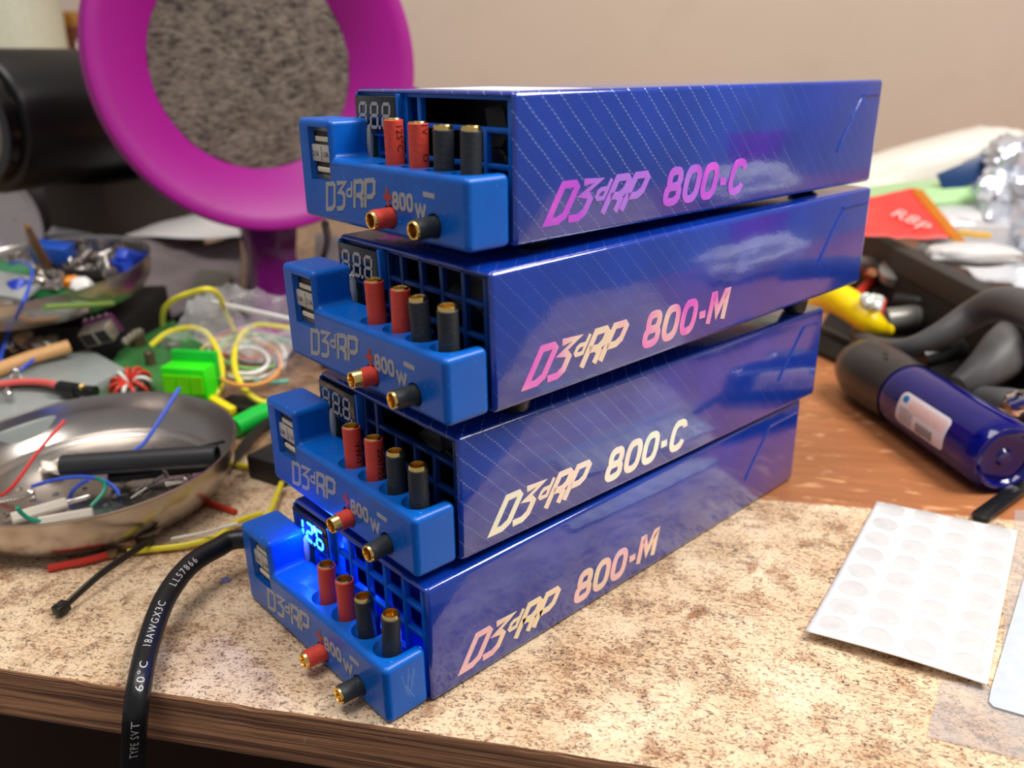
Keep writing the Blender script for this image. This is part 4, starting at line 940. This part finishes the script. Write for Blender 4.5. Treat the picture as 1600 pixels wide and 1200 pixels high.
for j in range(8):
    for i in range(4):
        u = .135 + i * .247; v = .055 + j * .125 + .0
        p = TLc.lerp(TRc, u).lerp(BLc.lerp(BRc, u), v); p.z = .0012 + .0008 * sin(u * 3) * (v ** 2) + .0022 * (v ** 6) * (1 - u * .5) + .00003
        if bmp is None:
            mb = MB().lathe([(dr, 0), (dr, .0004), (dr * .93, .0011), (dr * .72, .0018), (dr * .4, .0022), (.0001, .0023)], 28, cap=False); mb.f.append(tuple(range(28))[::-1])
            bmp = mb.build('rubber_bumper', CLR, w.o); o = bmp
        else:
            o = bmp.copy(); COL.objects.link(o)
        o.parent = w.o; o.location = p - w.loc
# clear bag with a white card in it
CB = film('bag_clear', (206, 204, 206), .22, .2)
bg_ = [at(1472, 1062, .0006), at(1448, 1150, .0006), at(1640, 1196, .0006), at(1660, 800, .0006), at(1586, 796, .0006), at(1560, 1075, .0006)]
o = solo(MB().prism([(p.x, p.y) for p in bg_], .0002, .0006), 'clear_bag', CB, 'flat clear plastic bag under the bumper sheet, lower right', 'bag', smooth=False)
cp = [at(1548, 1078, .0009), at(1545, 1096, .0009), at(1552, 1104, .0009), at(1650, 1132, .0009), at(1660, 860, .0009), at(1612, 860, .0009), at(1592, 930, .0009)]
solo(MB().prism([(p.x, p.y) for p in cp], .0006, .0010), 'white_card', mat('card_white', (196, 204, 212), .4), 'pale bluish white card inside the clear bag at right edge', 'card', bevel=.0001)
# black strip
a, b = at(1534, 806, .0022), at(1640, 728, .004)
d = b - a; M = aim(a, d)
solo(MB().prism([(x, y) for x, y in [(-.0035, 0), (-.0033, -.002), (-.0018, -.0036), (.0018, -.0036), (.0033, -.002), (.0035, 0), (.0035, d.length), (-.0035, d.length)]], -.0012, .0012, T(a, (0, 0, math.atan2(d.y, d.x) - pi / 2)) @ T((0, 0, 0), (math.atan2(d.z, d.to_2d().length), 0, 0))), 'tweezers', mat('tweezer_black', (16, 16, 17), .35), 'flat black tool end between the bumper sheet and blue bottle', 'tweezers', bevel=.0005)
# ------------------------------------------------------------------ blue spray bottle lying on its side
rb = .0168
A = at(1400, 640, rb * .8); A.z = rb; B = at(1571, 722, rb); 
A = at(1412, 614, rb); B = at(1574, 718, rb)
ax = (B - A); Lb = ax.length; Mb_ = aim(A, ax)
w = W('spray_bottle', 'translucent cobalt blue bottle with a black cap lying on the bench', 'bottle', (A + B) / 2 - Vector((0, 0, rb)))
BG = mat('cobalt_plastic', (8, 12, 140), .13, trans=.55, ior=1.45, coat=.4)
pr = [(.014, -.004), (.0152, -.001), (.0165, .004), (rb, .010), (rb, Lb - .008), (.0165, Lb - .003), (.0150, Lb), (.0125, Lb - .0002), (.0118, Lb - .0016), (.0115, Lb - .002), (.004, Lb - .0024), (.003, Lb - .0012), (.0001, Lb - .001)]
w.part(MB().lathe(pr, 64, Mb_, cap=False), 'bottle_body', BG)
w.part(MB().lathe([(.0122, Lb + .0001), (.0132, Lb + .0008), (.0142, Lb + .0001)], 64, Mb_, cap=False), 'base_ring', BG)
w.part(MB().lathe([(.0001, .0), (.0130, .001), (.0138, .008), (.0138, Lb - .006), (.0001, Lb - .005)], 48, Mb_, cap=False), 'liquid', mat('blue_liquid', (5, 8, 84), .15))
cap = MB().lathe([(.0171, .004), (.0172, -.002), (.0178, -.010), (.0182, -.022), (.0178, -.034), (.0152, -.044), (.0090, -.050), (.0001, -.052)], 56, Mb_, cap=False)
Mi = Mb_.inverted()
for i, p in enumerate(cap.v):
    q = Mi @ p; k = 1.0
    dd = (q - Vector((-.004, .017, -.020))).length; 
    if dd < .014: q.y -= .004 * (1 - dd / .014) ** 2
    cap.v[i] = Mb_ @ q
cp_ = w.part(cap, 'cap', mat('cap_black', (38, 38, 40), .32, coat=.2))
w.part(MB().lathe([(.0015, 0), (.0012, .0006)], 12, aim(Mb_ @ Vector((-.006, .0176, -.012)), Mb_.to_3x3() @ Vector((0, 1, 0)))), 'nozzle_hole', mat('hole_black', (5, 5, 5), .5), parent=cp_)
# label wrapped on the bottle
cam_dir = (CAM - (A + B) / 2); u = (cam_dir - ax.normalized() * cam_dir.dot(ax.normalized())).normalized(); a_c = math.atan2((Mi.to_3x3() @ u).y, (Mi.to_3x3() @ u).x)
sgn = -1
def lab(x, y, h=.0): a = a_c + LA + y / rb * sgn; return Mb_ @ Vector(((rb + .00015 + h) * cos(a), (rb + .00015 + h) * sin(a), x))
LA = .38
def patch(x0, x1, y0, y1, h, rnd=.0):
    mb = MB(); nx, ny = 24, 16; vs = []
    for j in range(ny + 1):
        for i in range(nx + 1):
            x = x0 + (x1 - x0) * i / nx; y = y0 + (y1 - y0) * j / ny
            if rnd:
                ex = max(0, x0 + rnd - x, x - (x1 - rnd)); ey = max(0, y0 + rnd - y, y - (y1 - rnd)); e = math.hypot(ex, ey)
                if e > rnd: s_ = rnd / e; x += (ex - ex * s_) * (1 if x < (x0 + x1) / 2 else -1); y += (ey - ey * s_) * (1 if y < (y0 + y1) / 2 else -1)
            vs.append(lab(x, y, h))
    return mb.add(vs, [(j * (nx + 1) + i, j * (nx + 1) + i + 1, (j + 1) * (nx + 1) + i + 1, (j + 1) * (nx + 1) + i) for j in range(ny) for i in range(nx)])
lo = w.part(patch(.021, .059, -.0080, .0080, 0, .003), 'label', mat('label_white', (228, 222, 228), .4))
yy = 1
w.part(patch(.029, .057, .0005, .0062, .0001), 'pink_panel', mat('label_pink', (236, 200, 196), .45), parent=lo)
w.part(patch(.0228, .0272, .0030, .0064, .0001, .0016), 'blue_dot', mat('label_blue', (20, 120, 176), .4), parent=lo)
for k in range(16):
    x = .0375 + k * .00085; w.part(patch(x, x + (.0005 if k % 3 else .0003), -.0070, -.0022, .0001), 'barcode_bar', mat('bar_brown', (96, 84, 88), .5), parent=lo)
for k in range(9):
    y = -.0066 + k * .00085
    w.part(patch(.0232, .0345 if k < 8 else .03, y, y + .0003, .0001), 'text_line', mat('text_grey', (150, 146, 158), .5), parent=lo)
# ------------------------------------------------------------------ black tool tray and its contents
P = [at(1262, 540, .004), at(1640, 705, .004), at(1720, 520, .004), at(1352, 400, .004)]
w = W('tool_tray', 'black open tool tray behind the blue bottle', 'tray', sum(P, Vector()) / 4 - Vector((0, 0, .004)))
TB = mat('tray_black', (30, 28, 27), .45)
w.part(MB().prism([(p.x, p.y) for p in P], .0003, .004), 'tray_floor', mat('tray_floor_black', (12, 12, 13), .5))
def bar(a, b, w_, h0, h1, m, name, W_):
    d = (b - a); nn = Vector((-d.y, d.x, 0)).normalized() * w_ / 2
    q = [a + nn, b + nn, b - nn, a - nn]; return W_.part(MB().prism([(p.x, p.y) for p in q], h0, h1), name, m, bevel=.001)
ra, rb_ = at(1340, 352, .052), at(1640, 500, .052)
bar(ra, rb_, .010, .001, .037, mat('tray_wall_dark', (10, 10, 11), .65), 'rear_wall', w); bar(ra, rb_, .013, .036, .052, mat('tray_rim', (52, 47, 45), .6), 'rear_rim', w)
bar(at(1282, 512, .006), at(1352, 546, .006), .003, .0, .008, mat('tray_edge_grey', (70, 64, 60), .4), 'front_lip', w)
def handle(name, pts, r, m, label, flat=.45):
    pp = smooth_path([at(*p) for p in pts], 8); k = len(pp); rs = [r[0] + (r[1] - r[0]) * min(1, i / (k * .5)) if i < k * .5 else r[1] + (r[2] - r[1]) * (i - k * .5) / (k * .5) for i in range(k)]
    rs[0] *= .5; rs[-1] *= .6
    return MB().tube(pp, rs, 20, flat=1)
PG = mat('grip_grey', (76, 76, 78), .5); PG2 = mat('grip_grey_light', (92, 92, 94), .5)
w = W('pliers', 'pliers with two curved dark grey grips at the right edge', 'pliers', at(1500, 560, .01))
w.part(handle('a', [(1335, 520, .014), (1370, 540, .020), (1420, 544, .028), (1470, 524, .038), (1520, 492, .050), (1560, 474, .060), (1610, 484, .064), (1680, 520, .066)], (.0040, .0078, .0100), PG, ''), 'grip', PG)
w.part(handle('b', [(1495, 606, .014), (1530, 584, .020), (1570, 552, .028), (1610, 515, .036), (1660, 480, .046)], (.0060, .0140, .0150), PG2, ''), 'grip', PG2)
w.part(handle('c', [(1500, 612, .008), (1545, 622, .012), (1590, 632, .014), (1650, 640, .014)], (.004, .0075, .0085), PG2, ''), 'spring_arm', PG2)
solo(MB().add(*blob(at(1593, 628, .028), (.0062, .0062, .0062), 0.2)), 'steel_ball', mat('chrome_ball', (225, 225, 230), .12, 1), 'shiny steel ball nut on the grey grip at the right edge', 'ball')
solo(MB().tube([at(1512, 626, .020), at(1575, 648, .020)], .0016, 10), 'wooden_pick', mat('pick_tan', (216, 176, 130), .5), 'thin tan stick between the bottle and grey grip', 'stick')
solo(MB().tube(smooth_path([at(1278, 474, .022), at(1305, 466, .034), at(1335, 482, .032), at(1365, 506, .026), at(1388, 516, .020)], 6), [.004 + .0058 * sin(pi * min(1, i / 24 + .12)) ** .6 for i in range(25)], 18), 'screwdriver', mat('handle_yellow', (250, 212, 0), .3), 'fat yellow handle leaning at the rear corner of the third power supply', 'tool handle')
solo(MB().tube([at(1338, 518, .008), at(1372, 490, .028), at(1376, 470, .034)], .0035, 12), 'side_cutter', mat('handle_red', (216, 70, 58), .4), 'red tool grip crossing behind the yellow handle', 'tool handle')
for i, (x, y) in enumerate(((1352, 466), (1362, 468), (1372, 470), (1356, 474), (1369, 478))):
    solo(MB().add(*blob(at(x, y, .042), (.0034, .0034, .0034), i)), 'cable_end_cap', mat('clear_white', (228, 236, 230), .25, .2), 'whitish blob in the small cluster above the yellow handle', 'end cap', 'whitish caps above the yellow handle')
solo(MB().tube([at(1330, 470, .012), at(1362, 440, .02), at(1355, 420, .03)], .004, 12), 'red_grip', mat('grip_red', (200, 56, 36), .4), 'orange red tool grip behind the second power supply', 'tool handle')
wr = W('wrench', 'pale grey metal wrench beneath the tray wall behind the stack', 'wrench', at(1390, 410, .03))
wr.part(MB().box((-.045, -.006, -.003), (.045, .006, .003), T(at(1375, 412, .034), (.3, .05, .72))), 'shaft', mat('wrench_grey', (176, 182, 176), .35, .5), bevel=.0012)
wr.part(MB().lathe([(.005, -.004), (.013, -.004), (.013, .004), (.005, .004), (.005, -.004)], 28, T(at(1404, 424, .034), (.5, .1, 0)), cap=False), 'ring_end', mat('wrench_grey', (176, 182, 176), .35, .5))
for i, (a, b, r, cc, nm) in enumerate((((1370, 488), (1490, 495), .0030, (60, 60, 62), 'dark grey screwdriver shank lying in the tool tray'), ((1385, 500), (1470, 490), .0080, (140, 138, 134), 'silver grey tool handle lying in the tool tray'), ((1410, 448), (1470, 456), .0050, (52, 52, 56), 'charcoal tool grip farthest back in the tool tray'), ((1465, 432), (1512, 440), .0055, (110, 120, 138), 'bluish metal part near the tray\'s rear wall'), ((1400, 470), (1510, 480), .0060, (24, 24, 25), 'black tool grip in the middle of the tool tray'), ((1440, 560), (1500, 545), .006, (20, 22, 22), 'black round tool under the long grey grip'))):
    solo(MB().tube(smooth_path([at(a[0], a[1], .010 + .003 * i), (at(a[0], a[1], .012 + .003 * i) + at(b[0], b[1], .012 + .003 * i)) / 2, at(b[0], b[1], .012 + .003 * i)], 5), r, 14), 'tool_grip', mat('tg%d' % i, cc, .35, .3 if cc[0] > 100 else 0), nm, 'tool')
solo(MB().add(*blob(at(1362, 427, .040), (.0040, .0040, .0030), 2)), 'copper_nut', mat('copper', (226, 150, 110), .3, .8), 'small copper coloured nut beside the wrench', 'nut')
solo(MB().add(*blob(at(1501, 596, .012), (.0040, .0036, .0030), 2)), 'green_bead', mat('bead_green', (20, 200, 80), .3), 'small bright green cap between bottle and grey grip', 'bead')
# bags heaped behind the tray
WB = mat('bag_white', (240, 236, 226), .45); 
c = ad(1445, 266, .80)
o = solo(pillow(c, (.088, .040, .027), .72, .10, 1.6, 3, tilt=(0, -.28)), 'foam_pouch', WB, 'cream white padded pouch against the wall at right', 'pouch')
o = solo(pillow(ad(1425, 312, .69), (.085, .035, .012), .75, .12, 1.8, 6, tilt=(0, -.1)), 'green_bag', mat('bag_green', (172, 214, 156), .35), 'pale green plastic bag under the white pouch', 'bag')
o = solo(MB().box((-.020, -.001, -.009), (.020, .001, .009), T(ad(1510, 272, .66), (-.3, -.42, .75))), 'blue_label', mat('label_navy', (18, 58, 108), .4), 'dark blue label tag on the end of the pale green bag', 'label', bevel=.0004)
o = solo(pillow(ad(1618, 312, .66), (.048, .055, .048), .5, .30, 2.2, 9, n=72), 'antistatic_bag', mat('silver_film', (222, 228, 240), .26, .6), 'crumpled shiny silver antistatic bag at the right edge', 'bag')
o = solo(pillow(ad(1535, 352, .655), (.058, .030, .016), .75, .10, 1.6, 12, n=64), 'clear_wrap', mat('clear_crumple', (232, 232, 236), .15, trans=.25, coat=.5), 'crumpled clear wrap between red packet and silver bag', 'wrap')
o = solo(pillow(ad(1375, 325, .78), (.04, .03, .020), .7, .15, 2.0, 15), 'white_wrap', mat('white_wrap', (238, 238, 238), .35), 'crumpled white wrap behind the red packet', 'wrap')
# red packet with gold edge and white lettering
rc = [at(1350, 395, .040), at(1492, 390, .040), at(1430, 300, .070), at(1350, 330, .068)]
rc = [ad(1336, 372, .600), ad(1500, 378, .590), ad(1432, 296, .630), ad(1336, 312, .640)]
o = solo(sheet([at(1425, 392, .030), at(1650, 486, .032), at(1660, 372, .034), at(1490, 345, .030)], 30, 24, .006, 30, 8), 'plastic_sheet', mat('sheet_pale', (206, 208, 214), .25, coat=.4), 'rumpled pale plastic sheet behind the tray\'s rear wall at right', 'sheet'); modify(o, 'SOLIDIFY', thickness=.0005)
w = W('red_packet', 'red plastic packet with a gold notched edge behind the stack', 'packet', (rc[0] + rc[1]) / 2)
pk = w.part(sheet(rc, 20, 16, .004, 26, 3), 'film', mat('packet_red', (232, 70, 66), .3)); modify(pk, 'SOLIDIFY', thickness=.0008)
gx = MB()
for i in range(15):
    p = rc[1].lerp(rc[2], (i + .5) / 15) + (CAM - rc[1]).normalized() * .004
    gx.box((-.0045, -.0008, -.0011), (.0045, .0008, .0011), T(p, (0, .1, .8)))
w.part(gx, 'gold_edge', mat('packet_gold', (236, 160, 60), .35, .3))
tm = MB(); X = (rc[1] - rc[0]).normalized(); Yv = (rc[3] - rc[0]); Yv = (Yv - X * Yv.dot(X)).normalized(); Nn = X.cross(Yv)
for txt, s_, u_, v_ in (('R8', .018, .42, .55), ('P', .018, .62, .28)):
    o0 = rc[0].lerp(rc[1], u_).lerp(rc[3].lerp(rc[2], u_), v_) + (CAM - rc[0]).normalized() * .006
    cA, sA = cos(-.75), sin(-.75)
    text_mesh(txt, s_, lambda x, y: o0 + X * (x * cA - y * sA) + Yv * (x * sA + y * cA), tm)
w.part(tm, 'lettering', mat('packet_text', (244, 190, 186), .4), smooth=False)
o = solo(pillow(ad(1520, 398, .57), (.030, .014, .007), .7, .10, 2, 22), 'paper_scrap', mat('scrap_grey', (205, 205, 205), .4), 'pale scrap of wrap over the tray wall at right', 'wrap')
o = solo(MB().box((-.012, -.002, -.0022), (.012, .002, .0022), T(ad(1522, 366, .62), (0, .1, .75))), 'resistor_strip', mat('strip_multi', (236, 190, 90), .35), 'yellow banded strip on the clear wrap at right', 'strip', bevel=.0006)
solo(pillow((.335, .530, .035), (.085, .07, .034), .6, .25, 2.2, 31, n=60), 'added_white_bag', mat('added_bag_white', (244, 244, 248), .3), 'unseen white plastic bag added beyond the right edge to mirror in the cases', 'bag')  # unseen bag, added to give the case sides a bright reflection
mb = MB().lathe([(.06, 0), (.065, .003), (.075, .12), (.071, .12), (.062, .006), (.001, .006)], 48, T((.50, .80, 0)), cap=False)  # out-of-view pot, added for the purple reflection on the top case
solo(mb, 'added_magenta_pot', mat('added_pot_magenta', (206, 30, 200), .4), 'unseen magenta plastic pot added past the right edge to mirror in the top case', 'pot')
